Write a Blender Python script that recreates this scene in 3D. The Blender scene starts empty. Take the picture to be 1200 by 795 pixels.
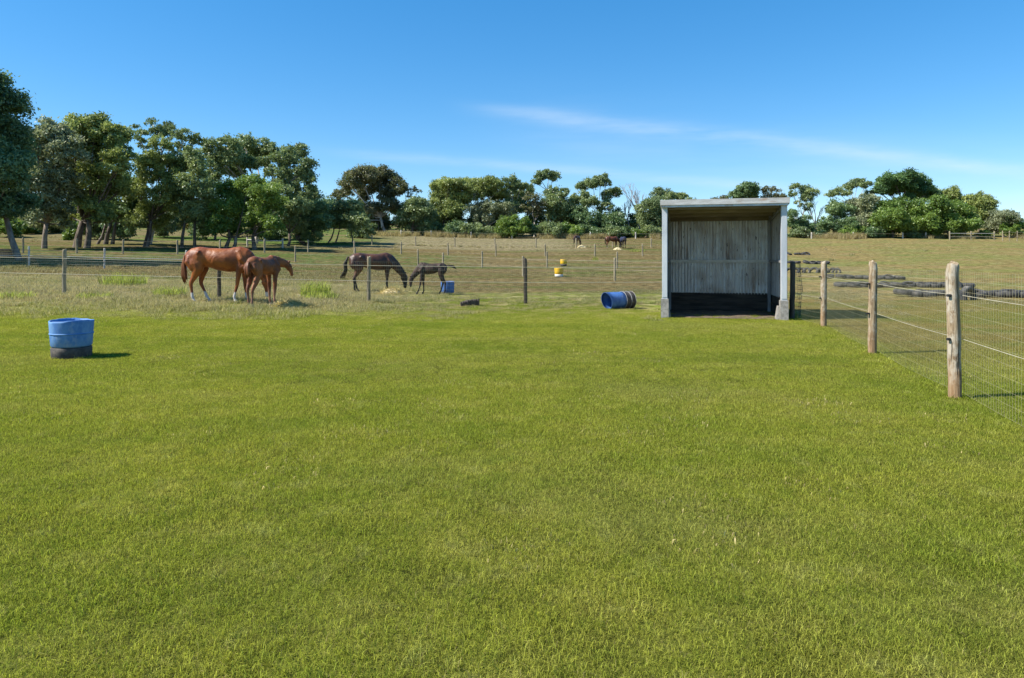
import bpy, bmesh, math, random
import numpy as np
from mathutils import Vector, Matrix, Euler
R = math.radians
random.seed(7); rng = np.random.default_rng(11)
sc = bpy.context.scene
C = sc.collection

# ------------------------------------------------------------------ camera
F, CX, HY, EYE = 800.0, 600.0, 304.0, 1.31          # focal length (px of the 1200 frame), principal x, eye level row, eye height
cd = bpy.data.cameras.new('camera'); cam = bpy.data.objects.new('camera', cd); C.objects.link(cam)
cam.location = (0, 0, EYE); cam.rotation_euler = (R(90), 0, 0)
cd.sensor_width = 36; cd.lens = 24; cd.shift_y = -(397.5-HY)/1200
cd.clip_start = .05; cd.clip_end = 8000
sc.camera = cam
# ------------------------------------------------------------------ light
SUN_EL, SUN_AZ = 46.0, -102.0                        # azimuth clockwise from +Y
w = bpy.data.worlds.new('World'); sc.world = w; w.use_nodes = True
sl = bpy.data.lights.new('sun', 'SUN'); so = bpy.data.objects.new('sun', sl); C.objects.link(so)
sl.energy = 4.2; sl.angle = R(.5); sl.color = (1, .95, .86)
sd = Vector((math.sin(R(SUN_AZ))*math.cos(R(SUN_EL)), math.cos(R(SUN_AZ))*math.cos(R(SUN_EL)), math.sin(R(SUN_EL))))
so.rotation_euler = (-sd).to_track_quat('-Z', 'Y').to_euler(); so.location = (-30, -5, 40)
vs = sc.view_settings; vs.view_transform = 'Standard'; vs.look = 'None'; vs.gamma = 1; vs.exposure = 1.05
try: vs.use_curve_mapping = False
except Exception: pass

class NT:
    def __init__(s, nt): s.nt = nt; s.n = nt.nodes; s.l = nt.links; s.n.clear()
    def new(s, t, **k):
        o = s.n.new(t)
        for a, v in k.items(): setattr(o, a, v)
        return o
    def put(s, sock, v):
        if v is None: return
        if isinstance(v, bpy.types.NodeSocket): s.l.new(v, sock)
        elif isinstance(v, (tuple, list)) and len(v) == 3 and sock.type == 'RGBA': sock.default_value = (*v, 1)
        else: sock.default_value = v
    def math(s, op, a, b=None, c=None, clamp=False):
        o = s.new('ShaderNodeMath', operation=op, use_clamp=clamp)
        for i, v in enumerate((a, b, c)):
            if v is not None: s.put(o.inputs[i], v)
        return o.outputs[0]
    def mix(s, f, a, b, blend='MIX'):
        o = s.new('ShaderNodeMix', data_type='RGBA', blend_type=blend)
        s.put(o.inputs[0], f); s.put(o.inputs[6], a); s.put(o.inputs[7], b)
        return o.outputs[2]
    def noise(s, vec, scale, detail=3, rough=.55, dist=0):
        o = s.new('ShaderNodeTexNoise'); s.put(o.inputs['Vector'], vec)
        o.inputs['Scale'].default_value = scale; o.inputs['Detail'].default_value = detail
        o.inputs['Roughness'].default_value = rough; o.inputs['Distortion'].default_value = dist
        return o.outputs['Fac']
    def ss(s, x, a, b, to0=0., to1=1.):
        o = s.new('ShaderNodeMapRange', interpolation_type='SMOOTHSTEP')
        s.put(o.inputs[0], x)
        if a > b: a, b, to0, to1 = b, a, to1, to0
        for i, v in enumerate((a, b, to0, to1)): o.inputs[i+1].default_value = v
        return o.outputs[0]
    def vmul(s, v, k):
        o = s.new('ShaderNodeVectorMath', operation='MULTIPLY'); s.put(o.inputs[0], v); o.inputs[1].default_value = k
        return o.outputs[0]
    def ramp(s, f, stops):
        o = s.new('ShaderNodeValToRGB'); s.put(o.inputs[0], f); e = o.color_ramp.elements
        while len(e) < len(stops): e.new(.5)
        for el, (p, c) in zip(e, stops): el.position = p; el.color = (*c, 1)
        return o.outputs[0]

t = NT(w.node_tree)
geo = t.new('ShaderNodeTexCoord'); sep = t.new('ShaderNodeSeparateXYZ'); t.put(sep.inputs[0], geo.outputs['Generated'])
sky = t.new('ShaderNodeTexSky', sky_type='NISHITA', sun_disc=False)
sky.sun_elevation = R(SUN_EL); sky.sun_rotation = R(SUN_AZ % 360); sky.altitude = 0
sky.air_density = .85; sky.dust_density = .1; sky.ozone_density = 4.0
gm = t.new('ShaderNodeGamma'); gm.inputs[1].default_value = .68; t.put(gm.inputs[0], sky.outputs[0])
hs = t.new('ShaderNodeHueSaturation'); hs.inputs['Saturation'].default_value = 1.6; hs.inputs['Value'].default_value = 1.40
t.put(hs.inputs['Color'], gm.outputs[0])
# thin cirrus bands along great circles of the sky
yy = t.math('MAXIMUM', sep.outputs[1], .05)
u = t.math('DIVIDE', sep.outputs[0], yy); v = t.math('DIVIDE', sep.outputs[2], yy)
cv = t.new('ShaderNodeCombineXYZ'); t.put(cv.inputs[0], u); t.put(cv.inputs[1], v)
front = t.ss(sep.outputs[1], .1, .35)
wob = t.math('MULTIPLY', t.math('SUBTRACT', t.noise(t.vmul(cv.outputs[0], (1, 1, 1)), 5, 3), .5), .012)
def band(v0, slope, wid, u0, u1, amp, fine):
    d = t.math('SUBTRACT', t.math('ADD', v, wob), t.math('ADD', t.math('MULTIPLY', u, slope), v0))
    a = t.math('EXPONENT', t.math('MULTIPLY', t.math('POWER', t.math('DIVIDE', d, wid), 2), -1))
    m = t.math('MULTIPLY', t.ss(u, u0, u0+.22), t.ss(u, u1, u1-.25))
    n = t.ss(t.noise(t.vmul(cv.outputs[0], (2.2, 16, 1)), fine, 5, .6), .25, .75)
    return t.math('MULTIPLY', t.math('MULTIPLY', t.math('MULTIPLY', a, m), n), amp)
cl = t.math('ADD', band(.137, -.085, .0075, -.34, .6, .34, 1.2), band(.215, -.115, .011, -.12, 1.35, .38, 1.1))
cl = t.math('ADD', cl, band(.185, -.10, .05, -.1, 1.3, .12, 1.1))
cl = t.math('MULTIPLY', cl, front, clamp=True)
skyc = t.mix(cl, hs.outputs[0], (4.0, 4.5, 4.9))
bg = t.new('ShaderNodeBackground'); t.put(bg.inputs[0], skyc); bg.inputs[1].default_value = .11
t.put(t.new('ShaderNodeOutputWorld').inputs[0], bg.outputs[0])

# ------------------------------------------------------------------ helpers
_gy = np.array([-60, 26, 33, 40, 52, 70, 85, 110, 130, 200, 400, 3000.])
_gz = np.array([0, 0, .04, .17, .62, 1.62, 2.65, 4.75, 6.3, 11.2, 21, 100.])
def sstep(x, a, b):
    q = np.clip((np.asarray(x, float)-a)/(b-a), 0, 1); return q*q*(3-2*q)
def ground(x, y):
    x = np.asarray(x, float); y = np.asarray(y, float)
    z = np.interp(y, _gy, _gz)
    far = np.clip(-x-2, 0, 160)
    return z + .0245*far*sstep(y, 8, 18) + .012*np.sin(x*1.3+y*.7)*sstep(y, 16, 22)
def gz(x, y): return float(ground(x, y))
def PX(px, Y): return (px-CX)/F*Y
def G(px, Y, h=0): x = PX(px, Y); return Vector((x, Y, gz(x, Y)+h))
def Z(py, Y): return EYE+(HY-py)/F*Y

def link(o, parent=None):
    C.objects.link(o)
    if parent is not None: o.parent = parent
    return o
def tag(o, label=None, cat=None, group=None, kind=None):
    if label: o['label'] = label
    if cat: o['category'] = cat
    if group: o['group'] = group
    if kind: o['kind'] = kind
    return o
def thing(name, loc, label, cat, group=None, rz=0):
    o = bpy.data.objects.new(name, None); link(o); o.location = loc; o.rotation_euler = (0, 0, rz); o.empty_display_size = .2
    return tag(o, label, cat, group)
class MB:
    def __init__(s): s.v = []; s.f = []
    def add(s, vs, fs):
        b = len(s.v); s.v += [tuple(p) for p in vs]; s.f += [tuple(i+b for i in f) for f in fs]; return s
    def box(s, c, d, M=None, taper=1):
        x, y, z = (k/2 for k in d)
        vs = [Vector((a*x*(taper if e > 0 else 1), b*y*(taper if e > 0 else 1), e*z)) for e in (-1, 1) for a, b in ((-1, -1), (1, -1), (1, 1), (-1, 1))]
        if M is not None: vs = [M @ p for p in vs]
        vs = [p+Vector(c) for p in vs]
        return s.add(vs, [(3, 2, 1, 0), (4, 5, 6, 7), (0, 1, 5, 4), (1, 2, 6, 5), (2, 3, 7, 6), (3, 0, 4, 7)])
    def tube(s, pts, rad, n=8, cap=True, lat=None, up=None):
        """loft of ellipses; rad may be numbers or (in-plane, lateral) pairs"""
        pts = [Vector(p) for p in pts]; rings = []
        base = len(s.v)
        ref = Vector(up) if up else None
        for i, p in enumerate(pts):
            d = (pts[min(i+1, len(pts)-1)]-pts[max(i-1, 0)])
            d = d.normalized() if d.length > 1e-9 else Vector((0, 0, 1))
            if lat is not None: a = Vector(lat); a = (a-d*a.dot(d)).normalized()
            else:
                if ref is None: ref = Vector((1, 0, 0)) if abs(d.x) < .8 else Vector((0, 1, 0))
                a = (ref-d*ref.dot(d))
                if a.length < 1e-4: a = d.orthogonal()
                a.normalize(); ref = a
            b = d.cross(a)
            r = rad[i] if isinstance(rad, (list, tuple)) else rad
            r1, r2 = r if isinstance(r, (list, tuple)) else (r, r)
            for k in range(n):
                q = 2*math.pi*k/n
                s.v.append(tuple(p+a*(math.cos(q)*r2)+b*(math.sin(q)*r1)))
        for i in range(len(pts)-1):
            for k in range(n):
                k2 = (k+1) % n
                s.f.append((base+i*n+k, base+i*n+k2, base+(i+1)*n+k2, base+(i+1)*n+k))
        if cap:
            s.f.append(tuple(base+k for k in reversed(range(n)))); e = base+(len(pts)-1)*n
            s.f.append(tuple(e+k for k in range(n)))
        return s
    def lathe(s, prof, n=24, c=(0, 0, 0)):
        b = len(s.v)
        for r, z in prof:
            for k in range(n):
                q = 2*math.pi*k/n; s.v.append((c[0]+r*math.cos(q), c[1]+r*math.sin(q), c[2]+z))
        for i in range(len(prof)-1):
            for k in range(n):
                k2 = (k+1) % n; s.f.append((b+i*n+k, b+i*n+k2, b+(i+1)*n+k2, b+(i+1)*n+k))
        return s
    def mesh(s, name, m=None, smooth=False):
        me = bpy.data.meshes.new(name); me.from_pydata(s.v, [], s.f)
        if m: me.materials.append(m)
        if smooth: me.polygons.foreach_set('use_smooth', [True]*len(me.polygons))
        me.update(); return me
    def build(s, name, m, parent=None, smooth=False, loc=None):
        o = link(bpy.data.objects.new(name, s.mesh(name, m, smooth)), parent)
        if loc is not None: o.location = loc
        return o
def npmesh(name, V, Fq, m, attr=None):
    """quick mesh from arrays: V (n,3), Fq (m,k) all faces with k corners"""
    me = bpy.data.meshes.new(name); k = Fq.shape[1]
    me.vertices.add(len(V)); me.vertices.foreach_set('co', np.ascontiguousarray(V, np.float32).ravel())
    me.loops.add(Fq.size); me.loops.foreach_set('vertex_index', np.ascontiguousarray(Fq, np.int32).ravel())
    me.polygons.add(len(Fq)); me.polygons.foreach_set('loop_start', np.arange(0, Fq.size, k, dtype=np.int32))
    if attr is not None:
        a = me.attributes.new('v', 'FLOAT', 'FACE'); a.data.foreach_set('value', np.ascontiguousarray(attr, np.float32))
    me.update(calc_edges=True)
    if m: me.materials.append(m)
    return me

# ------------------------------------------------------------------ materials
def mat(name): 
    m = bpy.data.materials.new(name); m.use_nodes = True
    return m, NT(m.node_tree)
def surf(t, col, rough=.7, bump=None, bstr=.3, bdist=.01, metal=0, spec=.5, sub=None):
    b = t.new('ShaderNodeBsdfPrincipled'); t.put(b.inputs['Base Color'], col); t.put(b.inputs['Roughness'], rough)
    b.inputs['Metallic'].default_value = metal; b.inputs['Specular IOR Level'].default_value = spec
    if bump is not None:
        n = t.new('ShaderNodeBump'); n.inputs['Strength'].default_value = bstr; n.inputs['Distance'].default_value = bdist
        t.put(n.inputs['Height'], bump); t.put(b.inputs['Normal'], n.outputs[0])
    t.put(t.new('ShaderNodeOutputMaterial').inputs[0], b.outputs[0]); return b
def simple(name, c1, c2, scale=6, rough=.7, stretch=(1, 1, 1), bstr=.25, metal=0, spec=.4, c3=None, lo=.35, hi=.65):
    m, t = mat(name); tc = t.new('ShaderNodeTexCoord').outputs['Object']
    oi = t.new('ShaderNodeObjectInfo'); off = t.new('ShaderNodeVectorMath', operation='ADD'); t.put(off.inputs[0], t.vmul(tc, stretch))
    sc_ = t.new('ShaderNodeVectorMath', operation='SCALE'); sc_.inputs[0].default_value = (13, 7, 5); t.put(sc_.inputs['Scale'], oi.outputs['Random']); t.put(off.inputs[1], sc_.outputs[0])
    n = t.noise(off.outputs[0], scale, 5, .65); col = t.mix(t.ss(n, lo, hi), c1, c2)
    if c3: col = t.mix(t.ss(t.noise(off.outputs[0], scale*.35, 4, .7), .56, .7), col, c3)
    surf(t, col, rough, n, bstr, .01, metal, spec); return m
M = {}
def postmat():
    m, t = mat('weathered_pine'); tc = t.new('ShaderNodeTexCoord').outputs['Object']; oi = t.new('ShaderNodeObjectInfo').outputs['Random']
    o = t.new('ShaderNodeVectorMath', operation='ADD'); t.put(o.inputs[0], tc); cx = t.new('ShaderNodeCombineXYZ'); t.put(cx.inputs[2], t.math('MULTIPLY', oi, 9)); t.put(o.inputs[1], cx.outputs[0]); p = o.outputs[0]
    grain = t.noise(t.vmul(p, (55, 55, 3.5)), 1, 5, .7); crack = t.noise(t.vmul(p, (34, 34, 1.6)), 1, 3, .6); patch_ = t.noise(t.vmul(p, (9, 9, 5)), 1, 4, .7)
    c = t.mix(t.ss(grain, .32, .66), (.15, .10, .055), (.40, .31, .20)); c = t.mix(t.ss(patch_, .45, .66), c, (.42, .37, .29)); c = t.mix(t.math('MULTIPLY', t.ss(t.noise(t.vmul(p, (13, 13, 8)), 1, 4, .7), .54, .68), .8), c, (.15, .095, .05))
    s = t.new('ShaderNodeSeparateXYZ'); t.put(s.inputs[0], tc)
    c = t.mix(t.math('MULTIPLY', t.ss(t.math('ADD', s.outputs[2], t.math('MULTIPLY', patch_, .5)), .75, .35), .6), c, (.27, .155, .075))
    ck = t.ss(crack, .36, .30); c = t.mix(t.math('MULTIPLY', ck, .85), c, (.03, .022, .015))
    h = t.math('SUBTRACT', grain, t.math('MULTIPLY', ck, 1.5)); surf(t, c, .9, h, .9, .012, 0, .2); return m
M['post'] = postmat()
M['post_grey'] = simple('grey_timber', (.20, .165, .10), (.33, .28, .19), 9, .9, (1, 1, .15), .5, c3=(.12, .1, .075))
M['post_dark'] = simple('dark_timber', (.05, .04, .03), (.10, .08, .06), 9, .9, (1, 1, .15), .5)
M['post_pale'] = simple('pale_timber', (.38, .35, .30), (.52, .49, .44), 9, .85, (1, 1, .15), .3)
M['wire'] = simple('galvanised_wire', (.34, .31, .19), (.44, .40, .26), 3, .5, metal=.2)
M['sighter'] = simple('cream_sighter_wire', (.38, .34, .24), (.48, .44, .32), 5, .5)
M['insul'] = simple('black_plastic', (.02, .02, .02), (.03, .03, .03), 5, .5)
M['blue'] = simple('faded_blue_plastic', (.06, .18, .44), (.13, .28, .52), 9, .7, (1, 1, .6), .2, c3=(.24, .33, .46))
M['blue_in'] = simple('blue_plastic_inside', (.02, .06, .22), (.04, .1, .3), 7, .6)
M['navy'] = simple('dull_blue_plastic', (.035, .10, .30), (.07, .17, .42), 6, .6, c3=(.1, .17, .33))
M['rubber'] = simple('worn_black_rubber', (.045, .04, .038), (.085, .075, .068), 14, .85, c3=(.13, .11, .09))
M['tyre'] = simple('dusty_tyre_rubber', (.025, .024, .023), (.075, .072, .068), 6, .85, c3=(.19, .17, .145))
M['yellow'] = simple('yellow_plastic', (.62, .36, .012), (.70, .44, .02), 5, .5)
M['white'] = simple('white_paint', (.6, .58, .52), (.74, .72, .68), 6, .6, c3=(.45, .42, .36))
M['concrete'] = simple('rough_concrete', (.20, .185, .165), (.34, .32, .29), 14, .9, bstr=.5, c3=(.16, .14, .12))
M['earth'] = simple('bare_earth', (.09, .065, .045), (.15, .11, .075), 14, .95, bstr=.5)
M['hay'] = simple('pale_hay', (.48, .38, .19), (.66, .56, .33), 8, .9, bstr=.2)
M['steel'] = simple('galvanised_steel', (.44, .46, .49), (.60, .62, .64), 5, .5, (1, 1, .25), .08, metal=.25, c3=(.30, .21, .14), lo=.3, hi=.7)
M['fascia'] = simple('rust_edged_fascia', (.36, .35, .33), (.52, .52, .51), 7, .6, (.4, 1, 2), .2, c3=(.30, .19, .11))
M['steel_dull'] = simple('dull_steel', (.22, .22, .22), (.36, .36, .36), 5, .6, (1, 1, .25), .1, metal=.3, c3=(.22, .16, .11))
M['kick'] = simple('dark_oiled_board', (.035, .028, .022), (.08, .065, .05), 8, .9, (.2, .2, 1.5), .5, c3=(.11, .08, .055))
M['ceil'] = simple('rusty_roof_underside', (.24, .20, .165), (.34, .29, .24), 4, .75, (1, .3, 1), .2, metal=.1, c3=(.2, .11, .06))
M['beam'] = simple('brown_purlin', (.19, .15, .115), (.28, .23, .18), 8, .85, (.2, 1, 1), .4)
def corrug():
    m, t = mat('stained_corrugated_iron'); tc = t.new('ShaderNodeTexCoord').outputs['Object']
    s1 = t.ss(t.noise(t.vmul(tc, (9, 9, .55)), 1.6, 5, .7), .38, .66)
    s2 = t.ss(t.noise(t.vmul(tc, (13, 13, 6)), 1.0, 3, .6), .655, .70)
    sp = t.new('ShaderNodeSeparateXYZ'); t.put(sp.inputs[0], tc)
    c = t.mix(s1, (.70, .705, .71), (.54, .51, .49)); c = t.mix(t.math('MULTIPLY', t.ss(t.noise(t.vmul(tc, (3, 3, 1.5)), 1.3, 5, .7), .52, .62), .7), c, (.74, .76, .78))
    c = t.mix(t.math('MULTIPLY', t.ss(t.noise(t.vmul(tc, (6, 6, .9)), 1.2, 5, .7), .52, .70), .75), c, (.24, .17, .125)); c = t.mix(t.math('MULTIPLY', t.ss(t.noise(t.vmul(tc, (26, 26, .7)), 1.0, 4, .7), .56, .66), .35), c, (.13, .10, .08))
    c = t.mix(t.math('MULTIPLY', t.ss(t.noise(tc, 1.1, 3), .46, .66), .5), c, (.31, .24, .19))
    c = t.mix(t.math('MULTIPLY', s2, .9), c, (.03, .025, .02))
    surf(t, c, .38, s1, .05, .003, .55); return m
M['corrug'] = corrug()
def leafmat(name, dark, mid, light, trans=.45):
    m, t = mat(name); a = t.new('ShaderNodeAttribute', attribute_name='v').outputs['Fac']
    col = t.ramp(a, [(0, dark), (.5, mid), (1, light)])
    b = t.new('ShaderNodeBsdfDiffuse'); t.put(b.inputs[0], col)
    g = t.new('ShaderNodeBsdfGlossy'); g.inputs['Roughness'].default_value = .45; g.inputs[0].default_value = (.8, .85, .8, 1)
    tr = t.new('ShaderNodeBsdfTranslucent'); t.put(tr.inputs[0], t.mix(.5, col, (.16, .2, .02)))
    x = t.new('ShaderNodeMixShader'); x.inputs[0].default_value = trans; t.put(x.inputs[1], b.outputs[0]); t.put(x.inputs[2], tr.outputs[0])
    y = t.new('ShaderNodeMixShader'); y.inputs[0].default_value = .04; t.put(y.inputs[1], x.outputs[0]); t.put(y.inputs[2], g.outputs[0])
    t.put(t.new('ShaderNodeOutputMaterial').inputs[0], y.outputs[0]); return m
L = {}
L['gum'] = leafmat('gum_leaf', (0.101, 0.149, 0.068), (0.221, 0.295, 0.121), (0.389, 0.457, 0.186))
L['olive'] = leafmat('olive_gum_leaf', (0.135, 0.176, 0.054), (0.308, 0.369, 0.110), (0.521, 0.567, 0.170))
L['dark'] = leafmat('dark_leaf', (0.068, 0.130, 0.063), (0.145, 0.242, 0.103), (0.282, 0.385, 0.153))
L['bright'] = leafmat('bright_leaf', (0.069, 0.131, 0.023), (0.157, 0.262, 0.046), (0.296, 0.410, 0.077))
L['grey'] = leafmat('grey_green_leaf', (0.149, 0.177, 0.101), (0.321, 0.354, 0.202), (0.505, 0.524, 0.303))
L['brown'] = leafmat('browned_leaf', (.075, .085, .042), (.15, .155, .075), (.24, .215, .115)) if True else leafmat('x', (0.137, 0.114, 0.058), (0.274, 0.217, 0.114), (0.351, 0.211, 0.131))
L['pine'] = leafmat('pine_needle', (0.044, 0.103, 0.040), (0.097, 0.199, 0.064), (0.192, 0.321, 0.097))
L['yellow'] = leafmat('yellow_leaf', (0.386, 0.281, 0.035), (0.400, 0.280, 0.030), (0.500, 0.380, 0.050))
M['bark'] = simple('dark_bark', (.075, .056, .042), (.17, .135, .105), 5, .95, (1, 1, .25), .6, c3=(.27, .23, .19))
M['bark_pale'] = simple('pale_gum_bark', (.32, .26, .21), (.50, .45, .39), 3, .85, (1, 1, .3), .3, c3=(.14, .09, .06))
M['bark_mid'] = simple('brown_gum_bark', (.13, .10, .075), (.26, .21, .17), 3, .9, (1, 1, .3), .4, c3=(.36, .31, .26))
M['bark_dead'] = simple('dead_wood', (.22, .19, .17), (.34, .30, .28), 3, .9, (1, 1, .3), .3)

# ground colours shared by the soil sheet and the blades that grow on it
def field_colour(t, pos, blade):
    s = t.new('ShaderNodeSeparateXYZ'); t.put(s.inputs[0], pos); X, Y = s.outputs[0], s.outputs[1]
    nb = t.noise(pos, .55, 4, .6); nm = t.noise(pos, 2.2, 4, .6); nf = t.noise(t.vmul(pos, (.6, 1.4, 1)), .16, 4, .6)
    lawn = t.mix(t.ss(nb, .3, .7), (0.201, 0.230, 0.036), (0.275, 0.274, 0.051))
    lawn = t.mix(t.math('MULTIPLY', t.ss(nm, .45, .75), .5), lawn, (0.329, 0.308, 0.090))
    lawn = t.mix(t.math('MULTIPLY', t.ss(nf, .52, .7), .35), lawn, (0.305, 0.263, 0.090))
    ml = t.noise(t.vmul(pos, (1, .8, 1)), 5.5, 4, .65); lawn = t.mix(t.math('MULTIPLY', t.ss(ml, .48, .34), .4), lawn, (.13, .18, .025)); lawn = t.mix(t.math('MULTIPLY', t.ss(ml, .56, .70), .5), lawn, (.33, .33, .12))
    lawn = t.mix(1., lawn, (1.10, 1.12, .96), 'MULTIPLY')
    lb = t.noise(t.vmul(pos, (.5, 1, 1)), .42, 3, .55); lawn = t.mix(t.math('MULTIPLY', t.ss(lb, .50, .66), .45), lawn, (.31, .30, .085)); lawn = t.mix(t.math('MULTIPLY', t.ss(lb, .46, .34), .45), lawn, (.15, .21, .025))
    straw = t.mix(t.ss(nm, .35, .65), (.34, .28, .15), (.50, .43, .27))
    rough = t.mix(t.ss(nb, .50, .68), straw, (.20, .215, .06))
    green = t.mix(t.ss(t.noise(pos, 1.6, 5, .7), .45, .6), (.19, .225, .04), (.36, .31, .15))
    # short grazed paddock behind
    dirt = t.mix(t.ss(nm, .3, .7), (.15, .11, .05), (.24, .185, .085))
    pad = t.mix(t.ss(t.noise(t.vmul(pos, (.35, 1, 1)), .30, 5, .65), .46, .66), dirt, (.115, .135, .038))
    # drier straw band high on the slope, green strip half way on the left
    band = t.math('MULTIPLY', t.ss(t.math('ADD', Y, t.math('MULTIPLY', nf, 12)), 82, 90), t.ss(X, 14, 4))
    pad = t.mix(t.math('MULTIPLY', band, .75), pad, t.mix(t.ss(nm, .35, .7), (.34, .28, .17), (.22, .20, .09)))
    strip = t.math('MULTIPLY', t.math('MULTIPLY', t.ss(t.math('ADD', Y, t.math('MULTIPLY', nb, 6)), 50, 55), t.ss(Y, 71, 66)), t.ss(X, -1, -7))
    pad = t.mix(t.math('MULTIPLY', strip, t.ss(t.noise(pos, .9, 5, .7), .40, .62, 0., .75)), pad, (.085, .155, .04))
    rightp = t.mix(t.ss(t.noise(t.vmul(pos, (.5, 1, 1)), .22, 5, .65), .42, .62), (0.275, 0.206, 0.083), (0.219, 0.213, 0.068))
    rightp = t.mix(t.math('MULTIPLY', t.ss(t.noise(t.vmul(pos, (.5, 1.2, 1)), 1.3, 5, .7), .50, .66), .55), rightp, (.36, .31, .17)); rightp = t.mix(t.math('MULTIPLY', t.ss(t.noise(t.vmul(pos, (.6, 1, 1)), .5, 4, .7), .52, .64), .6), rightp, (.16, .20, .06))
    pad = t.mix(t.ss(t.math('ADD', X, t.math('MULTIPLY', Y, -.27)), .5, 3.5), pad, rightp)
    far_ = t.mix(t.ss(t.noise(t.vmul(pos, (.35, 1, 1)), .11, 4, .6), .42, .6), (.22, .18, .085), (.12, .17, .045))
    pad = t.mix(t.math('MULTIPLY', t.ss(Y, 72, 84), t.ss(X, -14, -22)), pad, far_)
    # lawn -> rough -> paddock
    edge = t.math('ADD', t.math('ADD', Y, t.math('MULTIPLY', t.math('SUBTRACT', nb, .5), 5)), t.math('MULTIPLY', X, -.10))
    lf = t.ss(X, -1.5, -6)
    zone = t.mix(lf, green, t.mix(t.ss(nm, .5, .62), rough, green))
    zone = t.mix(t.ss(t.math('ADD', X, t.math('MULTIPLY', Y, -.2)), 1.6, 3.6), zone, rightp)
    col = t.mix(t.ss(edge, 13.8, 19.5), lawn, zone)
    far = t.ss(t.math('ADD', Y, t.math('ADD', t.math('MULTIPLY', t.math('SUBTRACT', nb, .5), 6), t.math('MULTIPLY', lf, -6))), 23, 29)
    col = t.mix(far, col, pad)
    # grazed ground right of the post and wire fence
    rf = t.math('ADD', t.math('SUBTRACT', X, 3.15), t.math('MULTIPLY', Y, -.225))
    rf = t.math('MULTIPLY', t.ss(t.math('ADD', rf, t.math('MULTIPLY', nb, .8)), 0, .9), t.ss(Y, 7, 11))
    col = t.mix(t.math('MULTIPLY', rf, .8), col, rightp)
    return col, nm, X, Y
def soil():
    m, t = mat('turf_soil'); pos = t.new('ShaderNodeNewGeometry').outputs['Position']
    col, nm, X, Y = field_colour(t, pos, False)
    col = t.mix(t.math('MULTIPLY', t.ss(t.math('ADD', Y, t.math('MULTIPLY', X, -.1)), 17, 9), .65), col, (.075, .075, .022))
    fine = t.noise(pos, 26, 4, .7); clump = t.noise(t.vmul(pos, (.8, .5, 1)), 3.2, 5, .75)
    k = t.math('ADD', t.ss(fine, .3, .7, .5, 1.0), t.ss(clump, .36, .64, -.3, .3))
    col = t.mix(1, col, t.new('ShaderNodeCombineColor').outputs[0], 'MULTIPLY') if False else col
    cc = t.new('ShaderNodeCombineXYZ')
    for i in range(3): t.put(cc.inputs[i], k)
    col = t.mix(1., col, cc.outputs[0], 'MULTIPLY')
    b = t.new('ShaderNodeBsdfDiffuse'); t.put(b.inputs[0], col); n = t.new('ShaderNodeBump'); n.inputs['Strength'].default_value = .7; n.inputs['Distance'].default_value = .05
    t.put(n.inputs['Height'], t.math('ADD', fine, t.math('MULTIPLY', clump, 2))); t.put(b.inputs['Normal'], n.outputs[0]); t.put(t.new('ShaderNodeOutputMaterial').inputs[0], b.outputs[0]); return m
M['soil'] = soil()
def blade(name, strawy=.0, lawnish=True, tint=None, pale=(.34, .29, .12)):
    m, t = mat(name); pos = t.new('ShaderNodeNewGeometry').outputs['Position']
    a = t.new('ShaderNodeAttribute', attribute_name='v').outputs['Fac']
    col, nm, X, Y = field_colour(t, pos, True)
    if tint: col = t.mix(.8, col, tint)
    k = t.ss(a, 0, 1, .5, 1.85)
    cc = t.new('ShaderNodeCombineXYZ')
    for i in range(3): t.put(cc.inputs[i], k)
    col = t.mix(1., col, cc.outputs[0], 'MULTIPLY')
    col = t.mix(t.ss(a, .93-strawy, .99-strawy*.5), col, pale)
    b = t.new('ShaderNodeBsdfDiffuse'); t.put(b.inputs[0], col)
    tr = t.new('ShaderNodeBsdfTranslucent'); t.put(tr.inputs[0], t.mix(.5, col, t.mix(1, col, (1.25, 1.3, .5), 'MULTIPLY')))
    x = t.new('ShaderNodeMixShader'); x.inputs[0].default_value = .45; t.put(x.inputs[1], b.outputs[0]); t.put(x.inputs[2], tr.outputs[0])
    t.put(t.new('ShaderNodeOutputMaterial').inputs[0], x.outputs[0]); return m
M['blade'] = blade('lawn_blade'); M['rough_blade'] = blade('rough_grass_blade', .5, pale=(.52, .45, .27))
M['weed'] = blade('weed_blade', .05, tint=(.30, .36, .06)); M['dry_blade'] = blade('dry_grass_blade', .2, tint=(.46, .38, .22))
M['hay_blade'] = blade('hay_strand', .3, tint=(.60, .48, .25))

# ------------------------------------------------------------------ ground sheet
def axis(segs):
    o = []
    for a, b, n in segs: o += list(np.linspace(a, b, n, endpoint=False))
    return np.array(o+[segs[-1][1]])
gx = axis([(-2500, -300, 12), (-300, -60, 24), (-60, 60, 160), (60, 300, 24), (300, 2500, 12)])
gyv = axis([(-60, 0, 10), (0, 60, 110), (60, 140, 50), (140, 400, 24), (400, 3000, 14)])
XX, YY = np.meshgrid(gx, gyv); V = np.stack([XX, YY, ground(XX, YY)], -1).reshape(-1, 3)
nx, ny = len(gx), len(gyv); i0 = (np.arange(ny-1)[:, None]*nx+np.arange(nx-1)[None]).ravel()
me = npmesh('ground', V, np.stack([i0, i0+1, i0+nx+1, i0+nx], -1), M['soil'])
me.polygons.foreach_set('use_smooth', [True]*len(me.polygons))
tag(link(bpy.data.objects.new('ground', me)), kind='structure')

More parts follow.
